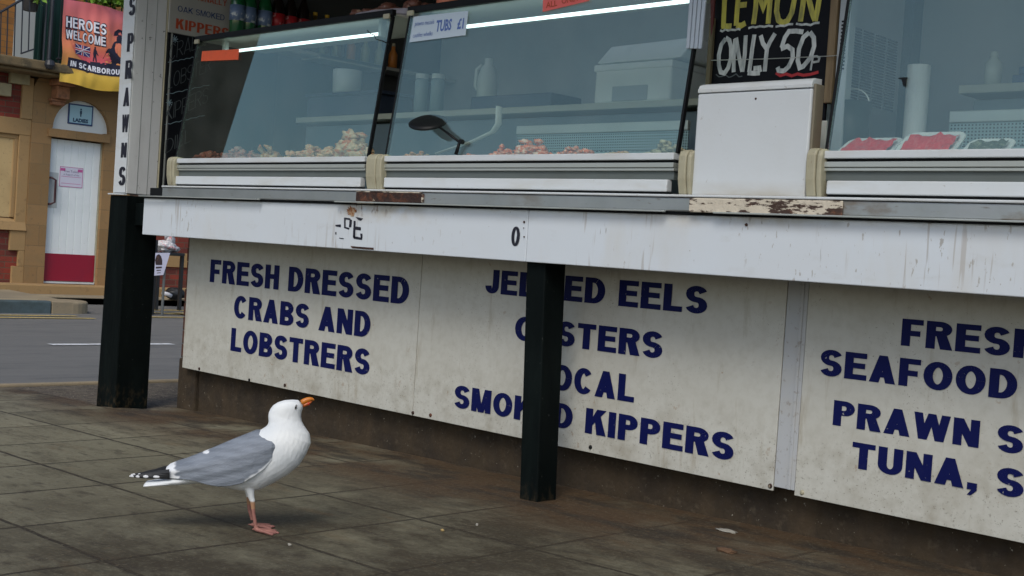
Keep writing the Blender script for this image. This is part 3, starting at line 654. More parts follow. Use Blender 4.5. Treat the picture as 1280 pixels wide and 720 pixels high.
# narrow upright joint strip marks at the left of board one
# ================================================================== DISPLAY CASES
GZ0, GY0, GS = 1.290, 3.450, .139
def gy(z): return GY0 + (z - GZ0) * GS
gn = Vector((0, -1, GS)).normalized()
def onGlass(x, y, off=.006):
    d = ray(x, y); p0 = Vector((0, GY0, GZ0)) + gn * off
    return CAM + d * ((p0 - CAM).dot(gn) / d.dot(gn))
def display_case(label, xa, xb, tube=None, bumps=()):
    c = thing('display_case', label, 'display case', ((xa + xb) / 2, 3.7, 1.1425))
    box('front_panel', 'white_enamel', c, xa + .02, xb - .02, 3.430, 3.46, 1.156, 1.198, .004)
    box('toe_gap', 'dark', c, xa + .02, xb - .02, 3.44, 3.46, 1.143, 1.156)
    box('recess', 'greyrecess', c, xa + .005, xb - .005, 3.446, 3.47, 1.199, 1.2275)
    rm = MB(); rm.box(xa, xb, 3.436, 3.47, 1.228, 1.2375); rm.box(xa, xb, 3.432, 3.47, 1.2395, 1.256); rm.box(xa, xb, 3.441, 3.47, 1.237, 1.240)
    rm.build('ridged_trim', 'alu', c, .002)
    box('slot', 'dark', c, xa, xb, 3.446, 3.47, 1.2565, 1.265)
    box('glass_rail', 'white_enamel', c, xa, xb, 3.430, 3.4705, 1.2655, 1.2895, .003)
    g = MB(); a, b = xa + .006, xb - .006
    zt = 1.913
    def q(x, z, d): p = Vector((x, gy(z), z)) + gn * d; return p
    g.hexa([q(a, GZ0, .003), q(b, GZ0, .003), q(b, GZ0, -.003), q(a, GZ0, -.003)], [q(a, zt, .003), q(b, zt, .003), q(b, zt, -.003), q(a, zt, -.003)])
    g.build('front_glass', 'glass', c)
    yt = gy(zt)
    box('top_trim', 'dark', c, xa - .01, xb + .01, yt - .012, yt + .012, zt, zt + .028, .003)
    box('top_shelf', 'shelfwhite', c, xa, xb, yt + .0125, 3.95, zt + .004, zt + .016, .003)
    for x in (xa + .02, xb - .02):
        box('clip', 'cream', c, x - .02, x + .02, yt - .022, yt - .0125, zt - .014, zt + .008, .002)
    def fr(x0, x1):
        f = MB(); f.hexa([q(x0, GZ0, .005), q(x1, GZ0, .005), q(x1, GZ0, -.012), q(x0, GZ0, -.012)], [q(x0, zt, .005), q(x1, zt, .005), q(x1, zt, -.012), q(x0, zt, -.012)])
        f.build('glass_edge_strip', 'dark', c, .001)
    fr(xa - .004, xa + .0055); fr(xb - .0055, xb + .004)
    box('deck', 'tray', c, xa + .01, xb - .01, 3.4715, 3.97, 1.262, 1.276)
    for x0_, x1_ in bumps:                # cream moulded end cap of the rail
        xa_, xb_ = onY(x0_, 215, 3.415).x, onY(x1_, 215, 3.415).x
        prof = [(3.445, 1.144), (3.424, 1.146), (3.418, 1.17), (3.412, 1.20), (3.410, 1.25), (3.411, 1.276), (3.418, 1.290), (3.430, 1.297), (3.448, 1.300), (3.470, 1.298), (3.4705, 1.144)]
        def cap_(x0, x1, sh):
            m_ = MB(); m_.loft([[Vector((x, y_ + sh, z_ - sh)) for y_, z_ in prof] for x in (x0, x1)]); return m_
        if xb_ - xa_ > .05:
            w2 = (xb_ - xa_) * .64
            cap_(xa_, xa_ + w2, 0).build('end_cap', 'cream', c, .006, seg=3); cap_(xa_ + w2 + .002, xb_, .002).build('end_cap', 'cream', c, .006, seg=3)
        else: cap_(xa_, xb_, 0).build('end_cap', 'cream', c, .006, seg=3)
    if tube:
        t = MB(); t.tube([(tube[0], 3.6, tube[2]), (tube[1], 3.6, tube[2])], .0075, 14); t.build('lamp_tube', 'tube', c, smooth=True)
        for x in (tube[0] - .02, tube[1] + .0):
            box('lamp_holder', 'white_plastic', c, x, x + .02, 3.585, 3.615, tube[2] - .015, zt + .003, .003)
    return c
c1 = display_case('left glass display case holding crabs and crab meat, orange label on its glass', -5.93, -4.335, (-5.75, -4.49, 1.858), ((208.5, 217), (457.5, 476)))
c2 = display_case('middle glass display case with pink prawns and a TUBS £1 price label', -4.215, -2.66, (-4.12, -2.74, 1.845), ((847.5, 863),))
c3 = display_case('right glass display case with wrapped red trays behind its glass', -2.085, .6, None, ((1007, 1026),))
# perforated back and rail inside the cases
for c, a, b in ((c2, -3.96, -3.02), (c3, -1.95, .5)):
    gp = mat('perforated', (.26, .36, .37), .5, .2, holes=(0, .024, .022, .56))
    box('perforated_back', gp, c, a, b, 3.978, 3.982, 1.277, 1.36)
    gp2 = mat('perforated_fine', (.26, .36, .37), .5, .2, holes=(0, .012, .011, .5))
    box('perforated_back', gp2, c, a, b, 3.978, 3.982, 1.362, 1.435)
    box('back_rail', 'alu', c, a, b, 3.97, 3.99, 1.437, 1.475, .003)
# bent support inside the middle case
m = MB(); P = lambda x, y, Y=3.85: onY(x, y, Y)
m.tube([P(624, 133), P(623, 155), P(616, 165), P(590, 177), P(545, 192)], [(.02, .006), (.02, .006), (.018, .006), (.012, .006), (.008, .005)], 12)
m.build('bent_bracket', 'white_plastic', c2, smooth=True)

# ---- white upright panel between the cases
wp = thing('upright_panel', 'tall white box panel with a rounded top standing between the middle and right cases', 'panel', (-2.38, 3.5, 1.143))
a = onY(864, 238, 3.43).x; b = onY(1006, 238, 3.43).x
zt = onY(940, 112, 3.43).z
pp = MB(); n0 = [(3.43, 1.1435), (3.43, zt - .0), (3.60, zt - .0), (3.60, 1.1435)]
pp.box(a, b, 3.43, 3.482, 1.1435, zt - .004); pp.build('body', mat('panel_white', (.56, .60, .62), .4, layers=[dict(s=3, lo=.45, hi=.75, f=.3, c=(.46, .47, .45)), dict(s=7, lo=.3, hi=.7, f=.75, c=(.34, .29, .20), mask=((2, .055, .0),), st=(.6, 1, 2)), dict(s=50, lo=.68, hi=.74, f=.4, c=(.25, .2, .15))], bump=.05), wp, .006)
cap = MB(); rings = []
for x in (a + .002, b):
    rings.append([Vector((x, y, z)) for y, z in ((3.426, zt - .003), (3.426, zt + .008), (3.434, zt + .022), (3.448, zt + .028), (3.485, zt + .030), (3.485, zt - .003))])
cap.loft(rings); cap.build('cap', 'white_enamel', wp, .002)
box('side_strip', mat('panel_side', (.17, .15, .105), .6), wp, b + .0005, b + .010, 3.436, 3.486, 1.1435, zt + .01, .003)
MB().lathe((a + (b - a) * .53, 3.43, zt - .03), [(0, 0), (.004, 0), (.003, -.002), (0, -.002)], 10, 'Y').build('screw', 'rust', wp)

# ---- hand painted blackboard LEMON ONLY 50p
YB = 3.72
cb = thing('chalk_board', 'black board hand painted with LEMON in yellow and ONLY 50p in white', 'sign', (-2.6, YB, 1.3))
A = lambda x, y, o=0: onY(x, y, YB - o)
xa, xb = A(889, 60).x, A(1037, 60).x
box('board', 'chalkboard', cb, xa, xb, YB, YB + .012, 1.30, 2.25, .002)
fr = MB(); q0 = A(1028.5, 130); q1 = A(1037.5, 128); fr.box(xb + .001, xb + .029, YB - .018, YB + .014, q0.z, 2.25); fr.build('wooden_frame', 'woodtrim', cb, .003)
Z = 5.54
def zs(pts): return [(860 + x / Z, y / Z) for x, y in pts]
def paint(strokes, mname, w):
    m = MB(); k = 0
    for s_ in strokes:
        pts = [A(x, y) for x, y in zs(s_)]
        for q in strip([(p.x, p.z) for p in pts], w, tv=w):
            k += 1; m.add([(u, YB - .0012 - (k % 9) * .00008, v) for u, v in q], [(0, 1, 2, 3)])
    return m.build('lettering', mname, cb)
# LEMON (yellow) - top runs out of the picture, board goes on above it
paint([[(262, -150), (255, 0), (250, 100), (247, 188)], [(235, 180), (275, 183), (303, 182)],
       [(352, -150), (348, 0), (340, 100), (335, 178)], [(342, -140), (412, -150)], [(345, 38), (385, 34), (408, 32)], [(335, 176), (370, 178), (400, 160)],
       [(455, 168), (470, 60), (478, -60), (486, -160)], [(478, -160), (505, 0), (522, 58), (548, -20), (575, -165)], [(575, -165), (570, 0), (562, 100), (556, 165)],
       [(680, -160), (640, -110), (622, 0), (615, 80), (628, 140), (655, 160), (690, 145), (720, 90), (738, 0), (742, -90), (720, -150), (680, -160)],
       [(780, 150), (795, 50), (806, -50), (816, -160)], [(812, -160), (840, 0), (862, 90), (882, 140)], [(882, 148), (900, 60), (918, -50), (930, -160)]], 'chalk_yellow', .020)
paint([[(262, 268), (232, 310), (215, 380), (215, 450), (228, 500), (255, 508), (280, 470), (300, 400), (300, 330), (288, 280), (262, 262)],
       [(318, 500), (318, 400), (328, 270)], [(335, 262), (352, 380), (378, 495)], [(378, 498), (395, 380), (402, 245)],
       [(462, 240), (445, 350), (425, 500)], [(415, 505), (460, 508), (500, 505)], [(455, 475), (495, 470), (500, 500)],
       [(505, 245), (520, 300), (545, 335)], [(605, 232), (570, 290), (548, 340), (532, 495)],
       [(800, 222), (750, 215), (700, 218), (672, 260), (650, 330)], [(645, 340), (690, 320), (725, 345), (728, 400), (700, 460), (665, 492), (630, 490), (622, 465)],
       [(840, 225), (800, 260), (770, 340), (762, 420), (775, 470), (800, 460), (850, 400), (875, 320), (872, 260), (845, 222)],
       ], 'chalk_white', .0165)
paint([[(868, 385), (860, 430), (850, 488)], [(868, 392), (895, 390), (912, 402), (905, 425), (868, 432)], [(225, 210), (240, 218), (262, 204), (280, 212), (300, 206), (330, 208), (350, 200), (365, 206)],
       [(420, 196), (450, 186), (470, 190), (500, 182), (530, 186), (560, 178), (590, 184)], [(608, 186), (640, 178), (670, 180), (700, 168), (730, 168)], [(750, 165), (790, 172), (820, 168), (850, 174), (880, 160), (912, 158)]], 'chalk_white', .0075)
paint([[(610, 505), (640, 525), (680, 512), (720, 526), (760, 512), (800, 522), (850, 515), (905, 500)]], 'red_paint', .010)
paint([[(195, 515), (215, 532), (235, 530), (262, 520), (285, 536), (305, 530), (335, 512), (355, 532), (378, 528)]], 'chalk_grey', .004)
m = MB(); m.tube([onY(889, 75.5, YB - .022), onY(960, 73.5, YB - .026), onY(1040, 70, YB - .03), onY(1057, 68, YB - .02)], .0016, 6)
m.build('wire', 'alu', cb)
tag(box('timber_upright', 'interior', None, xb + .034, xb + .075, YB - .01, YB + .03, 1.14, 2.68, .003), 'pale narrow upright just right of the black board', 'post')
vd = MB(); p0 = onY(1052, 28, YB - .012)
for k in range(14): vd.box(xb + .046, xb + .066, YB - .013, YB - .0105, p0.z - .012 * k, p0.z - .012 * k + .0055)
tag(vd.build('slotted_strip', 'dark', None), 'short ladder of black slots on the pale upright beside the black board', 'vent')
# grey folded strips, red cloth and small pieces left of the board
gs = MB()
for k in range(4):
    p = onY(863 + 6 * k, 0, 3.49); q = onY(858.5 + 4.6 * k, 61 - k * .0, 3.49)
    gs.hexa([(q.x - .001, 3.485 + k * .002, q.z), (q.x + .0125, 3.485 + k * .002, q.z), (q.x + .0125, 3.499, q.z), (q.x - .001, 3.499, q.z)], [(p.x - .001, 3.485 + k * .002, 2.25), (p.x + .015, 3.485 + k * .002, 2.25), (p.x + .015, 3.499, 2.25), (p.x - .001, 3.499, 2.25)])
tag(gs.build('plastic_strip_bundle', mat('grey_strip', (.34, .40, .46), .5, layers=[dict(s=20, lo=.5, hi=.7, f=.5, c=(.2, .24, .28), st=(3, 1, .2))]), None, .002), 'grey plastic strips hanging at the right end of the middle case', 'strip')
rc = MB(); rings = []
for z, y0, xw in ((2.3, 3.68, .04), (2.0, 3.685, .035), (1.85, 3.69, .025), (1.70, 3.70, .010)):
    xs = onY(884, 30, 3.69).x
    rings.append([Vector((xs - xw / 2 + .02, y0, z)), Vector((xs + xw / 2 + .01, y0 + .004, z)), Vector((xs + xw / 2 + .01, y0 + .01, z)), Vector((xs - xw / 2 + .02, y0 + .008, z))])
rc.loft(rings); tag(rc.build('red_cloth', 'darkred', None, .002), 'dark red cloth hanging behind the left edge of the black board', 'cloth')
tag(box('tan_batten', mat('tan_board', (.13, .11, .06), .7), None, onY(884, 80, 3.705).x, onY(889, 80, 3.705).x, 3.70, 3.716, 1.145, 1.80, .002), 'narrow olive batten behind the top left corner of the white upright panel', 'batten')

# ---- labels on the glass
def gfn(corner_px):        # bilinear map of a label's unit square on the glass
    tl, tr, br, bl = [onGlass(*p, .0045) for p in corner_px]
    def f(u, v, d): return (tl * (1 - u) + tr * u) * v + (bl * (1 - u) + br * u) * (1 - v) + gn * d
    return f
def label(nm, px4, m_, lab, cat, texts):
    f = gfn(px4)
    t = thing(nm, lab, cat, f(.5, .5, 0))
    b = MB(); b.hexa([f(0, 0, 0), f(1, 0, 0), f(1, 0, .0012), f(0, 0, .0012)], [f(0, 1, 0), f(1, 1, 0), f(1, 1, .0012), f(0, 1, .0012)]); b.build('card', m_, t)
    m = MB()
    for tx in texts: tx(m, lambda u, v, d: f(u, v, .0016 + d))
    if texts: m.build('lettering', lab_ink[nm], t)
    return t
lab_ink = {'price_label': 'tag_blue', 'orange_label': mat('orange_ink', (.35, .06, .02), .6), 'pink_label': 'ink_red'}
label('orange_label', [(253, 64), (299, 61.5), (298, 74.5), (251.5, 76.5)], 'orange', 'small orange label stuck to the top left of the left display glass', 'label', [])
label('price_label', [(517.5, 21), (585.5, 13.5), (582, 44), (512, 53)], 'tag_paper', 'pale price label reading prawns mussels cockles whelks TUBS £1 on the middle glass', 'label', [
    lambda m, f: font_mesh(m, 'prawns mussels', f, .05, .62, .26, width=.36), lambda m, f: font_mesh(m, 'cockles whelks', f, .05, .16, .26, width=.36),
    lambda m, f: font_mesh(m, 'TUBS', f, .46, .30, .62, width=.28, offset=.02), lambda m, f: font_mesh(m, '£1', f, .84, .30, .58, width=.11, offset=.02)])
label('pink_label', [(679, -3), (735, -12), (737, 1), (678.5, 15)], 'tag_red', 'pink label reading ALL ONLY at the top edge of the middle display glass', 'label', [
    lambda m, f: font_mesh(m, 'ALL', f, .08, .2, .6, width=.25, offset=.01), lambda m, f: font_mesh(m, 'ONLY', f, .42, .25, .6, width=.38, offset=.01)])
hk = MB()
for pl in ([(1123, 97), (1134.5, 96.5), (1134.5, 98.5), (1123, 98.5)], [(1127, 98.6), (1133, 98.6), (1131.5, 107), (1129, 108)]):
    hk.add([onGlass(x, y, .0035) for x, y in pl] + [onGlass(x, y, .007) for x, y in pl], [(0, 1, 2, 3), (7, 6, 5, 4), (0, 4, 5, 1), (1, 5, 6, 2), (2, 6, 7, 3), (3, 7, 4, 0)])
tag(hk.build('glass_mark', 'lamp_black', None), 'tiny black mark on the right display glass left of the paper roll', 'clip')  # small black shape added on the outside of the glass
wr = MB(); wr.tube([onGlass(459, 38, .008), onGlass(463, 42, .010), onGlass(468, 44, .01), onGlass(470, 49, .012), onGlass(478, 51, .01), onGlass(487, 56, .008)], .0018, 6)
tag(wr.build('bent_wire', 'lamp_black', None), 'thin bent black wire on the top right of the left display glass', 'wire')

# ---- food in the cases
def food(name, lab, cat, x, y, Y, r, m_, seed, base=1.277, amp=.4, fr=1.6, n=1, group=None):
    p = onY(x, y, Y); m = MB(); rr = random.Random(seed)
    hz = r[2]
    if n == 1: m.lump((p.x, Y, base + hz * .8), r, seed, amp, fr, 4)
    else:
        for k in range(int(n * 2.4)):
            u = rr.uniform(-1, 1); v = rr.uniform(-.9, .7); h = max(0, 1 - u * u) * rr.uniform(.1, 1.15)
            q = max(.006, hz * rr.uniform(.14, .34))
            m.lump((p.x + u * r[0], Y + v * r[1], base + q + h * hz), (q * rr.uniform(.8, 1.9), q * rr.uniform(.8, 1.3), q * rr.uniform(.5, .9)), seed + k, .7, 2.2, 2)
    o = m.build(name, m_, None, smooth=True); tag(o, lab, cat, group); return o
food('crab_heap', 'dark reddish heap of crab at the far left of the left case', 'crab', 268, 180, 3.66, (.10, .07, .055), mat('dark_crab', (.30, .07, .035), .45, layers=[dict(s=40, lo=.5, hi=.6, f=.8, c=(.42, .26, .18))], bump=.4), 3, n=22)
food('crab_heap', 'reddish heap of crab left of the brown dressed crab', 'crab', 303, 178, 3.70, (.09, .07, .075), mat('red_crab', (.38, .12, .07), .45, layers=[dict(s=40, lo=.5, hi=.6, f=.8, c=(.42, .30, .22))], bump=.4), 9, n=22)
def dressed(lab, x, Y, r, sd, m_='crab'):
    p = onY(x, 180, Y); t = thing('dressed_crab', lab, 'crab', (p.x, Y, 1.277), 'crabs and crab meat in the left case')
    MB().lump((p.x, Y, 1.277 + r * .45), (r, r * .75, r * .5), sd, .3, 2, 3).build('shell', m_, t, smooth=True)
    for s_ in (-1, 1):
        m = MB(); m.tube([(p.x + s_ * r * .3, Y - r * .3, 1.29 + r * .4), (p.x + s_ * r * .7, Y - r * .75, 1.30 + r * .75), (p.x + s_ * r * .25, Y - r * 1.0, 1.30 + r * .95)], [.010, .014, .004], 8); m.build('claw', m_, t, smooth=True)
dressed('brown dressed crab with dark claws in the left case', 341, 3.58, .062, 5)
food('crab_meat_bag', 'bagged pale crab meat right of the brown crab in the left case', 'crab meat', 369, 180, 3.60, (.06, .05, .04), 'pale_food', 21, n=30, group='crabs and crab meat in the left case')
food('crab_meat_bag', 'taller pinkish pile of crab meat in the middle of the left case', 'crab meat', 391, 178, 3.62, (.036, .04, .062), 'pale_food', 31, n=26, group='crabs and crab meat in the left case')
food('crab_meat_bag', 'low pale pile of crab meat left of the tallest pile', 'crab meat', 413, 180, 3.58, (.055, .05, .05), 'pale_food', 41, n=24, group='crabs and crab meat in the left case')
food('crab_claw_pile', 'tallest heap of crab claws beside the right edge of the left case', 'crab claws', 443, 178, 3.62, (.06, .05, .095), mat('claw_pile', (.62, .46, .28), .5, layers=[dict(s=45, lo=.5, hi=.58, f=1, c=(.60, .20, .07)), dict(s=35, lo=.62, hi=.7, f=.7, c=(.66, .58, .44))], bump=.4), 51, n=44)
for (x, wd, hh, lab, m_, sd) in [(524, .09, .026, 'low pale shellfish strip left of the desk lamp', 'pale_food', 60), (590, .05, .016, 'thin scatter of pink shellfish right of the desk lamp', 'prawn', 61), (634, .05, .036, 'small heap of pink prawns left of the biggest prawn heap', 'prawn', 62),
                         (668, .07, .052, 'biggest heap of pink prawns in the middle case', 'prawn', 63), (721, .08, .034, 'orange prawn heap right of the biggest heap in the middle case', 'prawn', 64), (783, .09, .018, 'low pale shellfish in the right half of the middle case', 'pale_food', 65), (838, .07, .042, 'beige shellfish heap at the right end of the middle case', mat('beige_food', (.50, .45, .30), .5, layers=[dict(s=50, lo=.5, hi=.6, f=.8, c=(.3, .27, .2))], bump=.4), 66)]:
    food('shellfish_heap', lab, 'shellfish', x, 188, 3.58, (wd, .05, hh), m_, sd, n=26, group='low heaps of shellfish in the middle case', base=1.283)
    pt = onY(x, 188, 3.58)
tr_ = MB(); tr_.box(onY(506, 190, 3.58).x, onY(850, 190, 3.58).x, 3.52, 3.66, 1.2765, 1.296)
tag(tr_.build('serving_tray', 'tray', None, .004), 'long shallow white tray under the prawns in the middle case', 'tray')
def wrapped(lab, x0, x1, yb, yt, dx, m_, sd):
    Yb = 3.52; a = onY(x0, yb, Yb); b = onY(x1, yb, Yb)
    ta = onX(x0 + dx, yt, a.x); tb = onX(x1 + dx * .9, yt - 1, b.x)
    t = thing('wrapped_tray', lab, 'food tray', ((a.x + b.x) / 2, Yb, 1.277), 'wrapped trays leaning in the right case')
    ex = Vector((b.x - a.x, 0, 0)); ey = ((ta - a) + (tb - b)) / 2; ey.x = 0; n = ex.cross(ey).normalized()
    if n.y > 0: n = -n
    a = Vector((a.x, Yb, 1.279)); L = ex.length; Hh = ey.length; ex.normalize(); ey.normalize()
    def rr(u0, u1, v0, v1, r, k=6):
        o = []
        for cx, cy, a0 in ((u1 - r, v1 - r, 0), (u0 + r, v1 - r, 90), (u0 + r, v0 + r, 180), (u1 - r, v0 + r, 270)):
            for i in range(k + 1): o.append((cx + r * math.cos(R_(a0 + 90 * i / k)), cy + r * math.sin(R_(a0 + 90 * i / k))))
        return o
    def fn_(u, v, d): return a + ex * u + ey * v + n * d
    m = MB(); rings = [[fn_(u, v, d) for u, v in rr(i, L - i, i, Hh - i, .03)] for i, d in ((.012, -.02), (0, 0), (.002, .004), (.012, .002), (.02, -.008))]
    m.loft(rings); m.build('tray', 'tray', t, smooth=False)
    m = MB(); rq = random.Random(sd)
    N = 14; g = []
    for j in range(8):
        for i in range(N):
            u = .018 + (L - .036) * i / (N - 1); v = .012 + (Hh - .03 - .012 * rq.random() * (j == 7)) * j / 7
            g.append(fn_(u, v, .004 + .012 * (mn.noise(Vector((u * 40, v * 40, sd))) + .4)))
    m.add(g, [(j * N + i, j * N + i + 1, (j + 1) * N + i + 1, (j + 1) * N + i) for j in range(7) for i in range(N - 1)])
    m.build('filling', m_, t, smooth=True)
wrapped('wrapped white tray of red shellfish at the far left of the right case', 1040, 1110, 186, 164, 26, 'red_meat', 1)
wrapped('tallest wrapped tray of bright red shellfish in the right case', 1114, 1190, 186, 157, 24, 'red_meat', 2)
wrapped('wrapped tray of dark green shellfish right of the two red trays', 1197, 1256, 186, 166, 20, 'greenfood', 3)

# ---- desk lamp in the middle case
YD = 3.437
dl = thing('desk_lamp', 'small black desk lamp with a round head on a jointed arm against the middle glass', 'lamp', onY(571, 193, YD))
a_ = onY(535, 153, YD); hd = MB()
dirv = (onY(551, 158, YD) - onY(520, 148, YD)); rad = dirv.length / 2; ex = dirv.normalized(); ey = Vector((0, 1, 0)); ez = ex.cross(ey).normalized()
if ez.z < 0: ez = -ez
rings = []
ey2 = (ey * .9 + ez * .42).normalized(); nz_ = ex.cross(ey2).normalized()
if nz_.z < 0: nz_ = -nz_
for r, h in ((.0001, -.008), (rad * .9, -.008), (rad, -.003), (rad, .002), (rad * .8, .010), (rad * .3, .015), (.0001, .016)):
    rings.append([a_ + ex * r * math.cos(2 * math.pi * k / 28) + ey2 * r * math.sin(2 * math.pi * k / 28) + nz_ * h for k in range(28)])
hd.loft(rings); hd.build('lamp_head', 'lamp_black', dl, smooth=True)
m = MB(); m.tube([onY(548, 158, YD), onY(575, 178, YD)], .0055, 10); m.build('arm', 'lamp_black', dl, smooth=True)
m = MB(); m.lathe(onY(575, 177, YD - .008), [(0, 0), (.010, 0), (.010, .016), (0, .016)], 14, 'Y'); m.build('joint', 'lamp_black', dl)
m = MB(); m.tube([onY(574, 179, YD), onY(570, 193, YD)], [.006, .008], 10); m.build('stem', 'lamp_black', dl, smooth=True)

# ---- shelves and kitchen things at the back
YS = 4.25
CUP = mat('cupboard_grey', (.16, .21, .24), .5)
box('back_shelf', 'shelfwhite', stall, -6.02, -2.95, YS, YS + .36, 1.575, 1.605, .003)
box('back_shelf', 'shelfwhite', stall, -2.06, XR - .1, YS, YS + .36, 1.575, 1.605, .003)
box('back_cupboard', CUP, stall, -6.0, -2.97, YS + .06, YS + .36, .30, 1.56, .003)
box('back_cupboard', CUP, stall, -2.03, XR - .12, YS + .06, YS + .36, .30, 1.56, .003)
ZS = 1.6055
def SX(x, y=110, Y=YS): return onY(x, y, Y).x
def SZ(x, y, Y=YS): return onY(x, y, Y).z
fb_ = thing('foam_box', 'white foam box with a raised lid on the back shelf behind the middle case', 'box', (SX(790), YS + .15, ZS))
x0, x1 = SX(743, 110, YS + .04), SX(838, 110, YS + .04); zt = SZ(790, 77, YS + .04)
m = MB(); m.box(x0, x1, YS + .04, YS + .30, ZS, zt); m.build('body', 'foam', fb_, .012, )
m = MB(); m.box(x0 - .006, x1 + .006, YS + .034, YS + .306, zt - .035, zt - .004); m.build('rim', 'foam', fb_, .006)
z2 = SZ(800, 55, YS + .1)
m = MB(); m.hexa([(x0 + .01, YS + .03, zt + .001), (x1 + .05, YS + .03, zt + .001), (x1 + .05, YS + .31, zt + .001), (x0 + .01, YS + .31, zt + .001)], [(x0 + .03, YS + .10, z2), (x1 + .08, YS + .10, z2 + .01), (x1 + .08, YS + .31, z2 + .01), (x0 + .03, YS + .31, z2)]); m.build('lid', 'foam', fb_, .008)
p0 = SX(766, 110, YS + .04); p1 = SX(810, 110, YS + .04)
box('recess_shade', mat('foam_shadow', (.42, .46, .50), .8), fb_, p0, p1, YS + .0365, YS + .0392, ZS + .01, SZ(790, 107, YS + .04), .001)  # greyer plate painting the shade of the box's front recess
jg = thing('milk_jug', 'white plastic milk jug with a side handle on the back shelf', 'jug', (SX(605), YS + .12, ZS))
cx = SX(607, 100, YS + .12); zj = SZ(605, 74, YS + .12)
m = MB(); m.lathe((cx + .015, YS + .12, ZS), [(0, 0), (.048, 0), (.052, .01), (.052, (zj - ZS) * .62), (.035, (zj - ZS) * .82), (.02, (zj - ZS) * .9), (.02, (zj - ZS)), (0, zj - ZS)], 20); m.build('body', 'white_plastic', jg, smooth=True)
hh = zj - ZS
m = MB(); m.tube([(cx - .025, YS + .115, ZS + hh * .88), (cx - .052, YS + .105, ZS + hh * .80), (cx - .056, YS + .105, ZS + hh * .5), (cx - .03, YS + .11, ZS + hh * .38)], .010, 10); m.build('handle', 'white_plastic', jg, smooth=True)
db = thing('dark_tub', 'wide dark blue tub with lid on the back shelf behind the left case', 'tub', (SX(425), YS + .18, ZS))
za = SZ(420, 117, YS + .04)
box('body', 'blueblack', db, SX(384, 125, YS + .04), SX(470, 125, YS + .04), YS + .04, YS + .30, ZS, za - .012, .01)
box('lid', 'blueblack', db, SX(381, 115, YS + .03), SX(474, 115, YS + .03), YS + .03, YS + .31, za - .011, za + .006, .004)
bz = SZ(433, 88, YS + .12)
m = MB(); m.lathe((SX(434, 100, YS + .12), YS + .12, za + .007), [(0, 0), (.07, 0), (.078, .01), (.082, bz - za - .01), (.078, bz - za - .008), (.07, .02), (0, .018)], 28)
tag(m.build('white_bowl', 'white_plastic', None, smooth=True), 'round white plastic bowl standing on the dark blue tub', 'bowl')
m = MB(); m.box(SX(588, 125, YS + .06), SX(688, 125, YS + .06), YS + .06, YS + .28, ZS, SZ(620, 119, YS + .06))
tag(m.build('flat_crate', 'blueblack', None, .008), 'flat dark crate on the back shelf between the jug and the foam box', 'crate')
for x, lab in ((527, 'clear jar at the left end of the shelf behind the middle glass'), (547, 'clear jar on the back shelf just left of the milk jug')):
    jr = thing('glass_jar', lab, 'jar', (SX(x, 110, YS + .1), YS + .1, ZS), 'clear jars on the back shelf')
    zj = SZ(x, 94, YS + .1) - ZS
    MB().lathe((SX(x, 110, YS + .1), YS + .1, ZS), [(0, 0), (.036, 0), (.036, zj * .85), (.03, zj * .9), (0, zj * .9)], 18).build('body', mat('jar_body', (.30, .38, .40), .2), jr, smooth=True)
    MB().lathe((SX(x, 110, YS + .1), YS + .1, ZS + zj * .9), [(0, 0), (.034, 0), (.034, zj * .12), (0, zj * .12)], 18).build('lid', 'white_plastic', jr)
# fridge / vent unit between middle and right case
XV = -2.62
a = onX(1052, 140, XV); b = onX(1122, 140, XV); ztp = onX(1085, 20, XV).z
vu = thing('cooling_unit', 'white cooling unit with four columns of louvres seen through the right glass', 'cooling unit', ((XV - .2), (a.y + b.y) / 2, 1.1))
box('casing', 'interior', vu, XV - .36, XV, a.y, b.y, 1.06, 2.6, .006)
zlo, zhi = onX(1085, 132, XV).z, onX(1085, 38, XV).z
lv = MB(); W_ = (b.y - a.y)
for c_i in range(4):
    ya = a.y + W_ * (.06 + .22 * c_i); yb_ = ya + W_ * .175
    nn_ = 26
    for k in range(nn_):
        z = zlo + (zhi - zlo) * k / nn_
        lv.box(XV, XV + .004, ya, yb_, z, z + (zhi - zlo) / nn_ * .5)
lv.build('louvres', mat('louvre_dark', (.05, .055, .07), .6), vu)
box('corner_gap_shade', mat('gap_shade_blue', (.07, .11, .13), .6), stall, XV - .30, XV + .03, b.y + .02, b.y + .10, 1.0, 2.68)  # dark box standing in for the shaded gap beside the cooling unit
pr_ = thing('paper_roll', 'tall white paper roll standing behind the right glass', 'paper roll', (SX(1147, 110, 4.1), 4.1, 1.28))
q = onY(1147, 82, 4.1).z; r_ = abs(onY(1160, 110, 4.1).x - onY(1134, 110, 4.1).x) / 2
MB().lathe((SX(1147, 110, 4.1), 4.1, 1.28), [(0, 0), (r_, 0), (r_, q - 1.28), (r_ * .35, q - 1.28), (r_ * .35, q - 1.30), (0, q - 1.30)], 26).build('roll', 'foam', pr_, smooth=False)
MB().lathe((SX(1147, 110, 4.1), 4.1, 1.135), [(0, 0), (r_ * 1.1, 0), (r_ * 1.1, .01), (r_ * .3, .02), (r_ * .3, .144), (0, .144)], 20).build('holder', 'alu', pr_)
bk = thing('bucket', 'dark green bucket with a wire handle behind the left edge of the right glass', 'bucket', (SX(1062, 150, 3.78), 3.78, 1.277))
q = onY(1062, 128, 3.78).z; r_ = abs(onY(1086, 150, 3.78).x - onY(1040, 150, 3.78).x) / 2
MB().lathe((SX(1063, 150, 3.78), 3.78, 1.277), [(0, 0), (r_ * .85, 0), (r_, q - 1.277), (r_ * .93, q - 1.277), (r_ * .8, .02), (0, .02)], 28).build('body', mat('bucket_green', (.010, .022, .018), .4, spec=.2), bk, smooth=True)
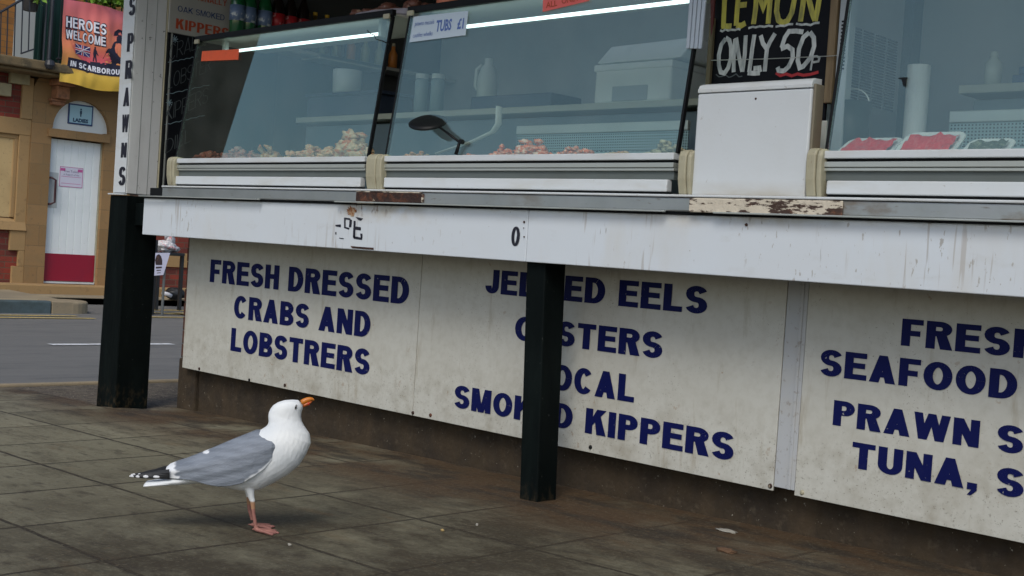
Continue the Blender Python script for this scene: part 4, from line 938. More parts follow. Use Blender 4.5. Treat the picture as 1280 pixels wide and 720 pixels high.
m = MB(); m.tube([Vector((SX(1063, 150, 3.78) + r_ * .95 * math.cos(R_(t)), 3.78, q - .01 + .055 * math.sin(R_(t)))) for t in range(0, 181, 15)], .003, 6); m.build('handle', 'alu', bk, smooth=True)
tag(box('cutting_board', 'white_plastic', None, SX(1017, 170, 3.66), SX(1033, 170, 3.66), 3.655, 3.665, 1.145, onY(1026, 151, 3.66).z, .003), 'pale board upright in the dark gap right of the white panel', 'board')
bt_ = thing('spray_bottle', 'slim white bottle standing on the right back shelf', 'bottle', (SX(1240), YS + .08, ZS))
zz_ = SZ(1240, 66, YS + .08) - ZS
MB().lathe((SX(1240, 110, YS + .08), YS + .08, ZS), [(0, 0), (.028, 0), (.028, zz_ * .7), (.012, zz_ * .85), (.012, zz_ * .9), (0, zz_ * .9)], 16).build('body', 'white_plastic', bt_, smooth=True)
MB().lathe((SX(1240, 110, YS + .08), YS + .08, ZS + zz_ * .9), [(0, 0), (.014, 0), (.012, zz_ * .12), (0, zz_ * .12)], 12).build('cap', 'white_plastic', bt_)
bl = MB(); bl.box(SX(1256), SX(1256) + .34, YS + .05, YS + .25, ZS, SZ(1260, 94, YS + .05)); bl.box(SX(1262), SX(1262) + .3, YS + .06, YS + .24, SZ(1260, 94, YS + .05) + .002, SZ(1260, 84, YS + .06))
tag(bl.build('blue_box', mat('blue_box_paint', (.05, .09, .22), .5), None, .004), 'stacked flat blue box at the right end of the right back shelf', 'box')

# ---- left wall : sign, blackboard, bottles
XW = -6.2845
ks = thing('wall_sign', 'old white sign reading TRADITIONALLY OAK SMOKED KIPPERS on the left inner wall', 'sign', (XW, 3.75, 2.0))
ya, yb2 = onX(211, 35, XW + .012).y, onX(288, 42, XW + .012).y
zb_ = onX(250, 45, XW + .012).z - .01
box('board', 'sign_board', ks, XW, XW + .012, ya, yb2, zb_, zb_ + .42, .002)
fx = faceX(XW + .012)
def wl(s, x0, x1, y0t, y0b, mname, **kw):
    a = onX(x0, y0b, XW + .012); b = onX(x1, y0b, XW + .012); t_ = onX(x0, y0t, XW + .012)
    m = MB(); letter_mb(m, s, fx, a.y, b.y, a.z, t_.z, th=.0008, **kw); m.build('lettering', mname, ks)
wl('OAK SMOKED', 222, 281, 6.5, 14, 'ink_blue', t=.13, tv=.11)
wl('KIPPERS', 219.5, 286, 22.5, 35.5, 'ink_red', t=.24, tv=.13)
wl('TRADITIONALLY', 215, 284, -15, -6.5, 'ink_red', t=.17, tv=.12)
bbk = thing('black_menu_board', 'black menu board on the left inner wall with faint outlined CRAB LOBSTER KIPPERS', 'sign', (XW, 3.9, 1.1))
y1 = onX(270, 190, XW).y + .12
box('board', 'chalkboard', bbk, XW, XW + .008, 3.594, 4.28, 1.137, zb_ - .004, .001)
fb3 = lambda u, v, d: Vector((XW + .008 + d, u, v + (u - 3.66) * .55))
m = MB()
for s, yy0, yy1, x0, x1 in (('CRAB', 56, 76, 211, 246), ('LOBSTER', 93, 112, 209, 262), ('KIPPERS', 132, 152, 207, 258), ('DILL', 175, 192, 206, 238)):
    a = onX(x0, yy1, XW + .008); t_ = onX(x0, yy0, XW + .008); b = onX(x1, yy1, XW + .008)
    off_ = (a.y - 3.66) * .55
    letter_mb(m, s, fb3, a.y, b.y, a.z - off_, t_.z - off_, t=.07, tv=.04, th=.001)
m.build('lettering', 'chalk_grey', bbk)
m = MB()
for (x0, y0, x1, y1_) in ((210, 78, 245, 71), (208, 118, 262, 106), (206, 156, 256, 144)):
    a = onX(x0, y0, XW + .0095); b = onX(x1, y1_, XW + .0095)
    pts = [(a.lerp(b, k / 14).y, a.lerp(b, k / 14).z + .003 * math.sin(k * 2.2)) for k in range(15)]
    for q in strip(pts, .003): m.add([(XW + .0092, u, v) for u, v in q], [(0, 1, 2, 3)])
for cx_, cy_ in ((218.5, 49), (211.5, 128)):
    c = onX(cx_, cy_, XW + .009)
    for k in range(4):
        an = R_(45 * k + 10); dx, dz = .020 * math.cos(an), .020 * math.sin(an)
        for q in strip([(c.y - dx, c.z - dz), (c.y + dx, c.z + dz)], .004): m.add([(XW + .0094 + k * .0001, u, v) for u, v in q], [(0, 1, 2, 3)])
m.build('chalk_marks', 'chalk_blue', bbk)
XBt = -6.17
def bottle(x, ylab, body, lab_m, cap_m, label_, h=.33, r=.043, capy=None, name='soft_drink_bottle'):
    p = onX(x, ylab, XBt)
    z0 = SHZ
    t = thing(name, label_, 'bottle', (XBt, p.y, z0), 'bottles on the left wall shelf')
    MB().lathe((XBt, p.y, z0), [(0, 0), (r * .8, 0), (r, .02), (r, h * .62), (r * .8, h * .72), (r * .35, h * .88), (r * .33, h), (0, h)], 20).build('body', body, t, smooth=True)
    MB().lathe((XBt, p.y, z0 + h * .30), [(r * 1.0, 0), (r * 1.03, 0), (r * 1.03, h * .26), (r * 1.0, h * .26)], 20).build('wrapper', lab_m, t, smooth=True)
    MB().lathe((XBt, p.y, z0 + h), [(0, 0), (r * .38, 0), (r * .38, .018), (0, .018)], 14).build('cap', cap_m, t)
SHZ = onX(330, 22, XBt).z - .15
box('bottle_shelf', 'sign_board', stall, XW + .001, XBt + .07, 3.97, 5.54, SHZ - .022, SHZ - .001, .002)
for i, x in enumerate((297, 311, 331)): bottle(x, 15, 'green_bottle', 'lbl_blue', 'lamp_black', ['green bottle with a blue wrapper nearest the kippers sign', 'green bottle, second from the kippers sign', 'green bottle next to the red wrapped bottles'][i])
for i, x in enumerate((347, 363, 379)): bottle(x, 20, 'cola', 'lbl_red', 'lbl_red', ['dark bottle with a red wrapper next to the green bottles', 'middle one of the three red wrapped dark bottles', 'dark bottle with a red wrapper next to the yellow capped bottles'][i])
for i, x in enumerate((394, 409, 425)): bottle(x, 20, 'juice', 'juice', 'cap_yellow', ['yellow capped bottle next to the red wrapped bottles', 'middle one of the three yellow capped bottles', 'yellow capped bottle farthest from the kippers sign'][i], h=.225, r=.035)
# lower side shelf seen through the left glass
a = onX(400, 62, -6.1); b = onX(484, 79, -6.1)
box('side_shelf', 'shelfwhite', stall, XW + .001, -6.1, a.y, min(b.y, 5.5), a.z - .05, a.z - .02, .003)
for i in range(6):
    y = a.y + .06 + i * .11
    if y > 5.4: break
    t = thing('sauce_bottle', ['pale sauce bottle nearest the glass on the low side shelf', 'second pale sauce bottle on the low side shelf', 'orange sauce bottle on the low side shelf', 'pale sauce bottle just behind the orange one on the side shelf', 'fifth sauce bottle on the low side shelf, pale', 'orange sauce bottle farthest back on the low side shelf'][i], 'bottle', (-6.17, y, a.z - .019), 'sauce bottles on the side shelf')
    mb_ = mat('sauce', (.45, .16, .03), .4) if i % 3 == 2 else mat('sauce_pale', (.28, .30, .16), .4)
    MB().lathe((-6.17, y, a.z - .019), [(0, 0), (.028, 0), (.028, .09), (.012, .12), (.012, .14), (0, .14)], 14).build('body', mb_, t, smooth=True)
    MB().lathe((-6.17, y, a.z + .121), [(0, 0), (.013, 0), (.011, .02), (0, .02)], 10).build('cap', 'cream', t)
# things standing on top of the cases
ZT = 1.930
cp = thing('shellfish_platter', 'foil wrapped platter of brown crab on top of the cases above the gap', 'platter', (-4.4, 3.72, ZT))
xa, xb = onY(432, 20, 3.66).x, onY(530, 10, 3.66).x
m = MB(); rings = []
for r, h in ((.55, 0), (.9, .018), (1.0, .036), (.93, .034), (.7, .02)):
    rings.append([Vector(((xa + xb) / 2 + (xb - xa) * .5 * r * math.cos(2 * math.pi * k / 30), 3.74 + .15 * r * math.sin(2 * math.pi * k / 30), ZT + .001 + h + .010 * mn.noise(Vector((k * .9, r * 5, 0))))) for k in range(30)])
m.loft(rings); m.build('foil', mat('foil', (.55, .52, .60), .35, .3), cp, smooth=False)
m = MB(); rq = random.Random(5)
for k in range(26):
    u = rq.uniform(-.8, .8); m.lump(((xa + xb) / 2 + (xb - xa) * .45 * u, 3.74 + rq.uniform(-.09, .09), ZT + .045 + .05 * (1 - u * u) * rq.random()), (.035, .03, .022), k, .5, 1.7, 2)
m.build('crab_pile', mat('crab_brown', (.13, .05, .03), .5, layers=[dict(s=40, lo=.55, hi=.65, f=.8, c=(.35, .25, .18))], bump=.4), cp, smooth=True)
MB().lathe((onY(561, 5, 3.7).x, 3.7, ZT), [(0, 0), (.05, 0), (.055, .005), (.055, .10), (.045, .115), (0, .115)], 24).build('x', 'orange')
o = bpy.data.objects['x']; o.name = 'sauce_tub'; o.data.materials[0] = mat('tub_orange', (.50, .15, .07), .5); tag(o, 'orange pink tub on top of the middle case beside the platter', 'tub')
m = MB(); rq = random.Random(8)
for k in range(16): m.lump((onY(605, 0, 3.7).x + rq.uniform(-.06, .06), 3.7 + rq.uniform(-.05, .05), ZT + .03 + rq.uniform(0, .03)), (.022, .02, .016), k, .5, 1.7, 2)
tag(m.build('shell_heap', mat('shells', (.25, .28, .30), .5, layers=[dict(s=50, lo=.5, hi=.6, f=1, c=(.04, .05, .06))]), None, smooth=True), 'small heap of grey shells on the middle case top right of the tub', 'shells')
# ================================================================== BUILDING ACROSS THE STREET
XB = -17.5
stone = mat('sandstone', (.38, .25, .10), .85, brick=dict(axes=(1, 2), w=.9, h=.29, offset=.5, m=.006, c1=(.30, .18, .075), c2=(.215, .13, .052), c3=(.20, .13, .06), wob=.004, wscale=6, b=.4, bd=.01),
            layers=[dict(s=4, lo=.45, hi=.72, f=.6, c=(.22, .15, .07)), dict(s=14, lo=.6, hi=.75, f=.6, c=(.12, .085, .05))], bump=.3, bscale=40)
stone2 = mat('sandstone_plain', (.33, .21, .09), .85, layers=[dict(s=3, lo=.45, hi=.72, f=.6, c=(.28, .19, .085)), dict(s=10, lo=.58, hi=.75, f=.6, c=(.15, .10, .05))], bump=.3, bscale=40)
redbrick = mat('red_brick', (.3, .05, .03), .85, brick=dict(axes=(1, 2), w=.225, h=.083, m=.006, c1=(.24, .036, .020), c2=(.11, .025, .018), c3=(.11, .075, .05), wob=.004, wscale=12, b=.5, bd=.01),
               layers=[dict(s=5, lo=.5, hi=.66, f=.7, c=(.10, .035, .022))], bump=.4, bscale=60)
orbrick = mat('orange_brick', (.4, .2, .05), .85, brick=dict(axes=(1, 2), w=.225, h=.083, m=.006, c1=(.36, .16, .035), c2=(.22, .10, .028), c3=(.18, .10, .04), wob=.004, wscale=12, b=.4, bd=.01), bump=.4)
house = thing('brick_building', 'sandstone and red brick building across the street with a white ladies toilet door', 'building', (XB, 8.5, 0))
DY0, DY1, DZ0, DZ1 = 8.155, 8.965, .055, 2.135
WB = [(-3.57, 7.20, -.3, 7.6), (7.20, DY0, -.3, DZ0), ]
m = MB()
m.box(XB - .5, XB - .04, 7.0, 7.85, .8, 2.35)           # recess wall behind blind panel
m.box(XB - .5, XB - .001, 7.0, 7.85, -.4, .8)
m.box(XB - .5, XB - .001, 7.0, 8.02, 2.35, 2.62)
m.box(XB - .5, XB - .001, 9.28, 13.5, -.4, 2.95)
m.box(XB - .5, XB - .001, 7.0, 7.85, 2.622, 2.95); m.box(XB - .5, XB - .001, 9.28, 13.5, 2.952, 3.0)
m.build('brick_wall', redbrick, house)
MB().box(XB - .5, XB, -3.57, 6.999, -.4, 6.6).build('side_wall', mat('dark_brick', (.1, .05, .04), .85, brick=dict(axes=(1, 2), w=.225, h=.083, m=.006, c1=(.045, .034, .026), c2=(.03, .025, .02), c3=(.03, .027, .023), b=.4)), house)  # unseen stretch, brick darkened to deepen its reflection in the left glass
MB().box(XB - .5, XB - .12, 7.0, 13.5, 3.16, 6.6).build('upper_wall', orbrick, house)
# stone door surround with the arch opening
AC, AR, AZ = 8.60, .435, 2.275
m = MB()
m.box(XB - .3, XB + .05, 7.86, DY0 - .0, -.1, AZ); m.box(XB - .3, XB + .05, DY1, 9.27, -.1, AZ)
m.box(XB - .3, XB + .10, DY0 - .06, DY1 + .06, DZ1 + .01, DZ1 + .125)
ring_o = []
N = 20
for k in range(N):
    a0, a1 = math.pi * k / N, math.pi * (k + 1) / N
    def pt(r, a): return (AC + r * math.cos(a), AZ + r * math.sin(a))
    def outer(a):
        c, s = math.cos(a), math.sin(a); lim = []
        if c > 1e-6: lim.append((9.27 - AC) / c)
        if c < -1e-6: lim.append((7.86 - AC) / c)
        if s > 1e-6: lim.append((2.95 - AZ) / s)
        return min(lim)
    q = [pt(AR, a0), pt(outer(a0), a0), pt(outer(a1), a1), pt(AR, a1)]
    m.hexa([(XB - .3, y, z) for y, z in q], [(XB + .05, y, z) for y, z in q])
m.build('door_surround', stone, house)
m = MB(); poly = [(AC + AR * 1.06 * math.cos(math.pi * k / 24), AZ - .02 + (AR * 1.06 + .02) * math.sin(math.pi * k / 24)) for k in range(25)]
m.prism(poly, lambda u, v, d: Vector((XB - .06 + d, u, v)), .03)
fan = m.build('fanlight_panel', mat('white_render', (.74, .78, .75), .6), house)
wd = mat('door_white', (.74, .80, .80), .45, layers=[dict(s=3, lo=.5, hi=.75, f=.3, c=(.5, .56, .55)), dict(s=30, lo=.66, hi=.72, f=.4, c=(.35, .33, .3))])
door = MB(); nb = 7; W_ = (DY1 - DY0 - .03) / nb
for k in range(nb): door.box(XB - .07, XB - .03, DY0 + .012 + k * W_ + .004, DY0 + .012 + (k + 1) * W_ - .004, DZ0 + .03, DZ1 - .01)
door.box(XB - .075, XB - .036, DY0 + .01, DY1 - .012, DZ0 + .03, DZ1 - .01)
d_ = door.build('door', wd, house, .003)
box('door_frame', 'cream', d_, XB - .07, XB - .01, DY1 - .011, DY1 + .004, DZ0, DZ1)
box('threshold', 'white_enamel', d_, XB - .07, XB + .0, DY0 + .002, DY1 - .012, DZ0 - .005, DZ0 + .022, .004)
kz = onX(90, 318, XB).z
box('kick_panel', mat('kick_red', (.26, .008, .03), .35, layers=[dict(s=6, lo=.5, hi=.7, f=.4, c=(.2, .012, .035))]), d_, XB - .03, XB - .022, DY0 + .012, DY1 - .014, DZ0 + .032, kz, .003)
hy = onX(67, 240, XB).y; h0, h1 = onX(60, 255, XB).z, onX(63, 222, XB).z
m = MB(); m.tube([(XB - .03, hy - .08, h1), (XB + .04, hy - .06, h1), (XB + .05, hy, h1 - .03), (XB + .05, hy, h0 + .03), (XB + .04, hy - .06, h0), (XB - .03, hy - .08, h0)], .016, 10)
m.build('handle', mat('handle_dark', (.05, .015, .02), .35), d_, smooth=True)
box('push_plate', mat('plate', (.42, .46, .46), .4), d_, XB - .03, XB - .0255, hy - .11, hy + .07, h0 - .05, h1 + .08)
# notice on the door
nt_ = thing('door_notice', 'white paper notice with pink border stuck on the white door', 'notice', (XB - .02, 8.5, 1.6))
y0, y1 = onX(75, 230, XB).y, onX(104, 230, XB).y; z0, z1 = onX(90, 234, XB).z, onX(90, 209, XB).z
box('paper', mat('paper', (.62, .62, .72), .7), nt_, XB - .029, XB - .026, y0, y1, z0, z1)
pk = mat('pink_ink', (.50, .10, .30), .7); fN = faceX(XB - .026)
m = MB(); t_ = .007
for a in ((y0, y1, z1 - t_, z1), (y0, y1, z0, z0 + t_), (y0, y0 + t_, z0, z1), (y1 - t_, y1, z0, z1)): m.box(XB - .0258, XB - .0245, a[0], a[1], a[2], a[3])
hh = z1 - z0; w_ = y1 - y0
for sx in (.03, .77):
    m.box(XB - .0258, XB - .0245, y0 + w_ * sx, y0 + w_ * (sx + .2), z1 - hh * .22, z1 - hh * .08)
for zz3 in (.50, .16): m.box(XB - .0258, XB - .0245, y0 + w_ * .08, y1 - w_ * .08, z0 + hh * zz3, z0 + hh * (zz3 + .02))
m.build('border', pk, nt_)
m = MB()
font_mesh(m, 'Free Toilets', fN, y0 + w_ * .5, z1 - hh * .27, hh * .16, 'CENTER', th=.0015)
font_mesh(m, 'in Support of the', fN, y0 + w_ * .5, z1 - hh * .42, hh * .12, 'CENTER', th=.0015)
m.build('lettering', mat('ink_grey', (.10, .08, .2), .7), nt_)
# LADIES sign
ls = thing('ladies_sign', 'pale blue LADIES sign with a dark blue frame in the white arch above the door', 'sign', (XB - .02, AC, 2.4))
y0, y1 = onX(86, 140, XB).y, onX(117, 140, XB).y; z0, z1 = onX(100, 156, XB).z, onX(100, 130.5, XB).z
box('frame', mat('frame_blue', (.02, .05, .16), .5), ls, XB - .029, XB - .012, y0, y1, z0, z1, .002)
box('board', mat('sign_blue', (.36, .58, .66), .5), ls, XB - .0115, XB - .010, y0 + .02, y1 - .02, z0 + .02, z1 - .02)
ink = mat('sign_ink', (.015, .05, .10), .6); fL = faceX(XB - .010); m = MB()
w_, hh = y1 - y0, z1 - z0; cy = (y0 + y1) / 2
font_mesh(m, 'LADIES', fL, cy, z0 + hh * .13, hh * .24, 'CENTER', width=w_ * .62, offset=.004, th=.0012)
zc = z0 + hh * .40
m.lathe((XB - .0098, cy, zc + hh * .36), [(0, 0), (hh * .045, 0), (hh * .045, .001), (0, .001)], 16, 'X')
m.prism([(-.3, .0), (.3, .0), (.62, .35), (.5, 1), (-.5, 1), (-.62, .35)], lambda u, v, d: Vector((XB - .0095 + d, cy + u * hh * .09, zc + hh * .10 + v * hh * .2)), .001)
m.box(XB - .0095, XB - .0085, cy - hh * .03, cy + hh * .03, zc, zc + hh * .12)
m.build('lettering', ink, ls)
font_ = MB(); 
# blind window on the left, sill, quoins, bands
m = MB(); m.box(XB - .04, XB - .02, 7.0, 7.64, .96, 2.06); m.build('blind_window', mat('blind_panel', (.50, .36, .17), .8, layers=[dict(s=3, lo=.45, hi=.7, f=.5, c=(.36, .25, .11)), dict(s=25, lo=.6, hi=.68, f=.6, c=(.2, .13, .06))], bump=.1), house)
m = MB(); m.box(XB - .04, XB + .0, 7.64, 7.70, .96, 2.06); m.box(XB - .04, XB + .0, 7.0, 7.70, 2.06, 2.12)
m.box(XB - .04, XB + .03, 7.70, 7.86, .80, 2.12); m.box(XB - .04, XB + .035, 7.0, 7.86, 2.12, 2.349)
m.hexa([(XB - .04, 7.0, .78), (XB + .07, 7.0, .78), (XB + .07, 7.858, .78), (XB - .04, 7.858, .78)], [(XB - .04, 7.0, .955), (XB + .03, 7.0, .90), (XB + .03, 7.858, .90), (XB - .04, 7.858, .955)])
m.build('stone_window_surround', stone2, house, .008)
m = MB()
for k, (w3, z0, z1) in enumerate(((.22, .50, .778), (.09, .28, .498), (.17, .02, .278))): m.box(XB - .02, XB + .045, 7.859 - w3, 7.859, z0, z1)
m.build('quoin', stone2, house, .006)
m = MB(); m.box(XB - .05, XB + .05, 7.70, 7.859, 2.35, 2.93); m.box(XB - .05, XB + .05, 9.272, 9.42, 0, 2.95)
m.box(XB - .05, XB + .03, 9.43, 13.5, .36, .58)
m.build('stone_band', stone2, house, .006)
# door step
kind(MB().box(XB + .0, XB + .42, 7.2, 13.0, -.2, .045).build('step', stone2, bevel=.015), 'structure')
# balcony : slab, corbel, steps in the brickwork
XS = -16.95
m = MB(); m.box(XB - .2, XS, 7.0, 13.4, 3.0, 3.13); m.box(XB - .2, XS - .08, 7.0, 13.4, 2.955, 3.0)
m.build('balcony_slab', mat('dirty_stone', (.15, .11, .055), .9, layers=[dict(s=6, lo=.45, hi=.65, f=.8, c=(.06, .05, .03)), dict(s=14, lo=.6, hi=.7, f=.6, c=(.25, .2, .11))], bump=.5), house, .02)
m = MB()
for (a, b, c, d) in (((8.07), 8.33, 2.86, 2.95), (8.11, 8.30, 2.68, 2.86), (8.07, 8.30, 2.64, 2.68), (8.09, 8.28, 2.59, 2.64)):
    m.box(XB + .05, XB + (.36 if c > 2.8 else .25 if c > 2.66 else .16), a, b, c, d)
cm = mat('corbel_terracotta', (.30, .14, .07), .85, layers=[dict(s=12, lo=.45, hi=.65, f=.8, c=(.14, .07, .04))], bump=.5)
m.build('corbel', cm, house, .015)
m = MB(); z0, z1 = onX(25, 105, XB + .1).z, onX(25, 89, XB + .1).z
m.box(XB, XB + .1, onX(14, 97, XB + .1).y, onX(38, 97, XB + .1).y, z0, z1)
z0, z1 = onX(8, 120, XB + .1).z, onX(8, 104, XB + .1).z
m.box(XB, XB + .1, 7.0, onX(15, 110, XB + .1).y, z0, z1)
m.build('stone_block', mat('grey_block', (.33, .29, .17), .85, layers=[dict(s=8, lo=.45, hi=.65, f=.5, c=(.2, .17, .1))], bump=.4), house, .01)
XU = XB - .12
g = lambda x: onX(x, 40, XU).y
box('pale_shutter', mat('pale_door', (.38, .42, .42), .6), house, XU, XU + .03, g(17), g(43), 3.15, 5.2, .003)
gm = mat('dark_green_door', (.006, .030, .026), .4)
m = MB(); m.box(XU + .001, XU + .05, g(42), g(66), 3.15, 5.2); m.box(XU + .05, XU + .08, g(46), g(49), 3.15, 5.2); m.box(XU + .05, XU + .08, g(56), g(58), 3.15, 5.2)
m.box(XU + .001, XU + .04, g(66) + .001, g(90), 3.15, 5.2)
m.build('green_door', gm, house, .003)
# roof of the building
m = MB(); m.hexa([(XB - 6, -3.7, 6.6), (XB + .35, -3.7, 6.6), (XB + .35, 13.7, 6.6), (XB - 6, 13.7, 6.6)], [(XB - 3.2, -3.7, 9.0), (XB - 2.8, -3.7, 9.0), (XB - 2.8, 13.7, 9.0), (XB - 3.2, 13.7, 9.0)])
m.build('roof', mat('slate', (.05, .055, .065), .6), house)
MB().box(XB - 6, XB - .51, -3.57, 13.5, -.4, 6.59).build('rear_wall', redbrick, house)
# railing
XR_ = -17.0
rl = thing('iron_railing', 'black iron railing with sloping handrail along the balcony', 'railing', (XR_, 8, 3.13))
rm_ = mat('railing_black', (.018, .022, .03), .45)
def rp(x, y): return onX(x, y, XR_)
m = MB(); m.tube([rp(-8, 20), rp(31, -2.5), rp(50, -14)], .017, 8); m.build('handrail', rm_, rl)
m = MB()
for x, yt, yb in ((1.5, 15, 80), (10, 10, 78), (19.5, 5, 72), (28.5, 0, 67), (37.5, -6, 63)): m.tube([rp(x + (yb - yt) * .0, yt), rp(x - 2, yb)], .0095, 6)
m.build('baluster', rm_, rl)
m = MB(); m.tube([rp(26, 67), rp(42, 61.5)], .012, 6); m.build('bottom_rail', rm_, rl)
m = MB(); 
p = rp(61, 72); m.tube([(XR_, p.y, 3.13), (XR_, p.y + .02, 5.0)], .028, 10); p = rp(54, 72); m.tube([(XR_, p.y, 3.13), (XR_, p.y + .02, 5.0)], .014, 8)
m.lathe((XR_ + .06, rp(60, 75).y, 3.02), [(0, 0), (.05, .01), (.075, .06), (.06, .12), (.02, .14), (0, .14)], 14)
m.build('rail_post', rm_, rl, smooth=False)
m = MB(); y0, y1 = rp(76, 0).y, 10.6; zt = rp(100, -2).z + .02
m.tube([(XR_ - .03, y0, zt + .06), (XR_ - .03, y1, zt + .06)], .02, 8); m.tube([(XR_ - .03, y0, 3.2), (XR_ - .03, y1, 3.2)], .014, 8)
m.build('top_rail', rm_, rl)
for i in range(14):
    yy = y0 + .03 + i * .18
    MB().tube([(XR_ - .03, yy, 3.13), (XR_ - .03, yy, zt + .06)], .009, 6).build('baluster', rm_, rl)
# plants on the balcony
lf = mat('leaf_bright', (.16, .30, .02), .5, layers=[dict(s=12, lo=.4, hi=.6, f=.8, c=(.06, .14, .015))])
def plant(x, y, wd_, hh_, n, lab, sd):
    c = rp(x, y); m = MB(); rq = random.Random(sd)
    for k in range(n):
        p = Vector((XR_ + rq.uniform(-.22, .10), c.y + rq.gauss(0, wd_ * .45), c.z + rq.uniform(-.02, hh_)))
        a = Vector((rq.uniform(-.4, 1), rq.uniform(-1, 1), rq.uniform(-.9, .7))).normalized(); l = rq.uniform(.06, .13)
        b = a.cross(Vector((rq.uniform(-1, 1), rq.uniform(-1, 1), .3))).normalized() * l * .28
        m.add([p, p + a * l * .5 + b, p + a * l, p + a * l * .5 - b], [(0, 1, 2, 3)])
    t = thing('balcony_plant', lab, 'plant', (XR_, c.y, c.z - .05), 'green plants on the balcony'); m.build('leaves', lf, t)
    MB().lathe((XR_ - .14, c.y, 3.8), [(0, 0), (.09, 0), (.12, .18), (0, .18)], 14).build('pot', mat('pot', (.03, .03, .03), .6), t)
plant(123, 1, .13, .22, 260, 'bright green plant above the middle of the banner', 4)
plant(150, 5, .12, .20, 260, 'bright green plant above the right end of the banner', 5)
plant(44, 0, .05, .12, 60, 'small bright green sprig beside the dark green door', 6)
# banner
bn = thing('welcome_banner', 'red and yellow banner reading HEROES WELCOME IN SCARBOROUGH hanging from the balcony', 'banner', (XR_ + .05, 8.7, 3.5))
XN = XR_ + .05
BY0 = onX(77, 50, XN).y; BY1 = BY0 + 1.08
def bf(u, v, d):      # u 0..1 across, v 0..1 up
    zt0, zb0 = onX(77, -2, XN).z, onX(78.5, 104, XN).z
    zt_ = zt0 + .015 * math.sin(u * 5); zb = zb0 + .02 * math.sin(u * 7 + 1) - .01 * u
    y = BY0 + (BY1 - BY0) * u + .012 * math.sin(v * 6)
    z = zb + (zt_ - zb) * v
    x = XN + .022 * math.sin(u * 9 + v * 3) * (.3 + v) + .035 * mn.noise(Vector((u * 2.5, v * 4, 2))) + .02 * mn.noise(Vector((u * 9, v * 3, 7)))
    return Vector((x + d, y, z))
m = MB(); NU, NV = 44, 44
g_ = [bf(i / NU, j / NV, 0) for j in range(NV + 1) for i in range(NU + 1)]
m.add(g_, [(j * (NU + 1) + i, j * (NU + 1) + i + 1, (j + 1) * (NU + 1) + i + 1, (j + 1) * (NU + 1) + i) for j in range(NV) for i in range(NU)])
zt0, zb0 = onX(77, -2, XN).z - 3.5, onX(78.5, 104, XN).z - 3.5
cl = m.build('cloth', mat('banner_cloth', (.6, .1, .05), .5, ramp=(2, zb0, zt0, [(0, (.66, .42, .05)), (.14, (.70, .46, .06)), (.26, (.74, .34, .09)), (.45, (.74, .24, .10)), (.7, (.72, .18, .14)), (1, (.66, .16, .18))])), bn, smooth=True)
fb_n = lambda u, v, d: bf(u, v, .004 + d)
def dense(fn_, m, poly, dd):
    n = len(poly); m.add([fn_(u, v, dd) for u, v in poly], [tuple(range(n))])
def disc(cu, cv, ru, rv, dd, m, n=30):
    k = 6
    ctr = [(cu, cv)]
    for r in range(k):
        for i in range(n):
            def P_(rr_, ii): a = 2 * math.pi * ii / n; return (cu + ru * rr_ / k * math.cos(a), cv + rv * rr_ / k * math.sin(a))
            q = [P_(r, i), P_(r + 1, i), P_(r + 1, i + 1)] + ([P_(r, i + 1)] if r else [])
            if all(0 <= u <= 1 for u, v in q): dense(fb_n, m, q, dd)
m = MB(); disc(.44, .53, .33, .245, .0000, m); m.build('sun_disc', mat('banner_sun', (.68, .17, .09), .5, ramp=(2, zb0, zt0, [(0, (.66, .10, .12)), (.35, (.66, .10, .12)), (.5, (.70, .20, .10)), (1, (.72, .22, .12))])), bn)
def rect_grid(m, u0, u1, v0, v1, dd, nu=14, nv=3):
    for i in range(nu):
        for j in range(nv):
            a, b = u0 + (u1 - u0) * i / nu, u0 + (u1 - u0) * (i + 1) / nu; c, d = v0 + (v1 - v0) * j / nv, v0 + (v1 - v0) * (j + 1) / nv
            dense(fb_n, m, [(a, c), (b, c), (b, d), (a, d)], dd)
navy = mat('banner_navy', (.012, .010, .03), .6)
m = MB(); rect_grid(m, .085, .965, .185, .305, .0012)
# silhouettes: ground, walking soldier, large kneeling figure on the right
for i in range(16):
    a, b = .14 + i * .05, .14 + (i + 1) * .05; f_ = lambda u: .305 + .03 * math.exp(-((u - .62) / .25) ** 2) * (1 if u > .2 else .3)
    if b < .97: dense(fb_n, m, [(a, .303), (b, .303), (b, f_(b)), (a, f_(a))], .0006)
def sil(pts, dd=.0009): dense(fb_n, m, pts, dd)
sil([(.435, .33), (.452, .33), (.462, .385), (.475, .33), (.492, .33), (.482, .40), (.488, .455), (.470, .48), (.446, .475), (.440, .42), (.446, .39)])
sil([(.452, .478), (.470, .478), (.473, .497), (.462, .507), (.450, .497)]); sil([(.484, .455), (.510, .41), (.506, .40), (.480, .43)])
sil([(.56, .31), (.90, .31), (.90, .40), (.88, .52), (.86, .62), (.83, .70), (.79, .70), (.765, .67), (.76, .62), (.72, .60), (.69, .55), (.62, .50), (.60, .47), (.585, .42), (.56, .37)])
sil([(.72, .68), (.86, .70), (.84, .76), (.78, .77), (.73, .73)], .0011)
m.build('silhouette', navy, bn)
m = MB(); sil2 = [(.64, .435), (.69, .43), (.71, .45), (.68, .47), (.65, .465)]; dense(fb_n, m, sil2, .0016); m.build('silhouette_gap', 'chalk_yellow', bn)
def btxt(m, s, u0, u1, v0, v1, t, tv, dd, span=None):
    letter_mb(m, s, lambda u, v, d: bf(u, v, .004 + dd + d), u0, u1, v0, v1, t=t, tv=tv, th=0, gap=.11, span=span)
mo = MB(); mw = MB()
for s, u0, u1, v0, v1 in (('HEROES', .05, .60, .665, .79), ('WELCOME', .05, .59, .53, .635)):
    btxt(mo, s, u0 - .008, u1 + .008, v0 - .014, v1 + .012, .34, .34, .0022); btxt(mw, s, u0, u1, v0, v1, .2, .16, .0042)
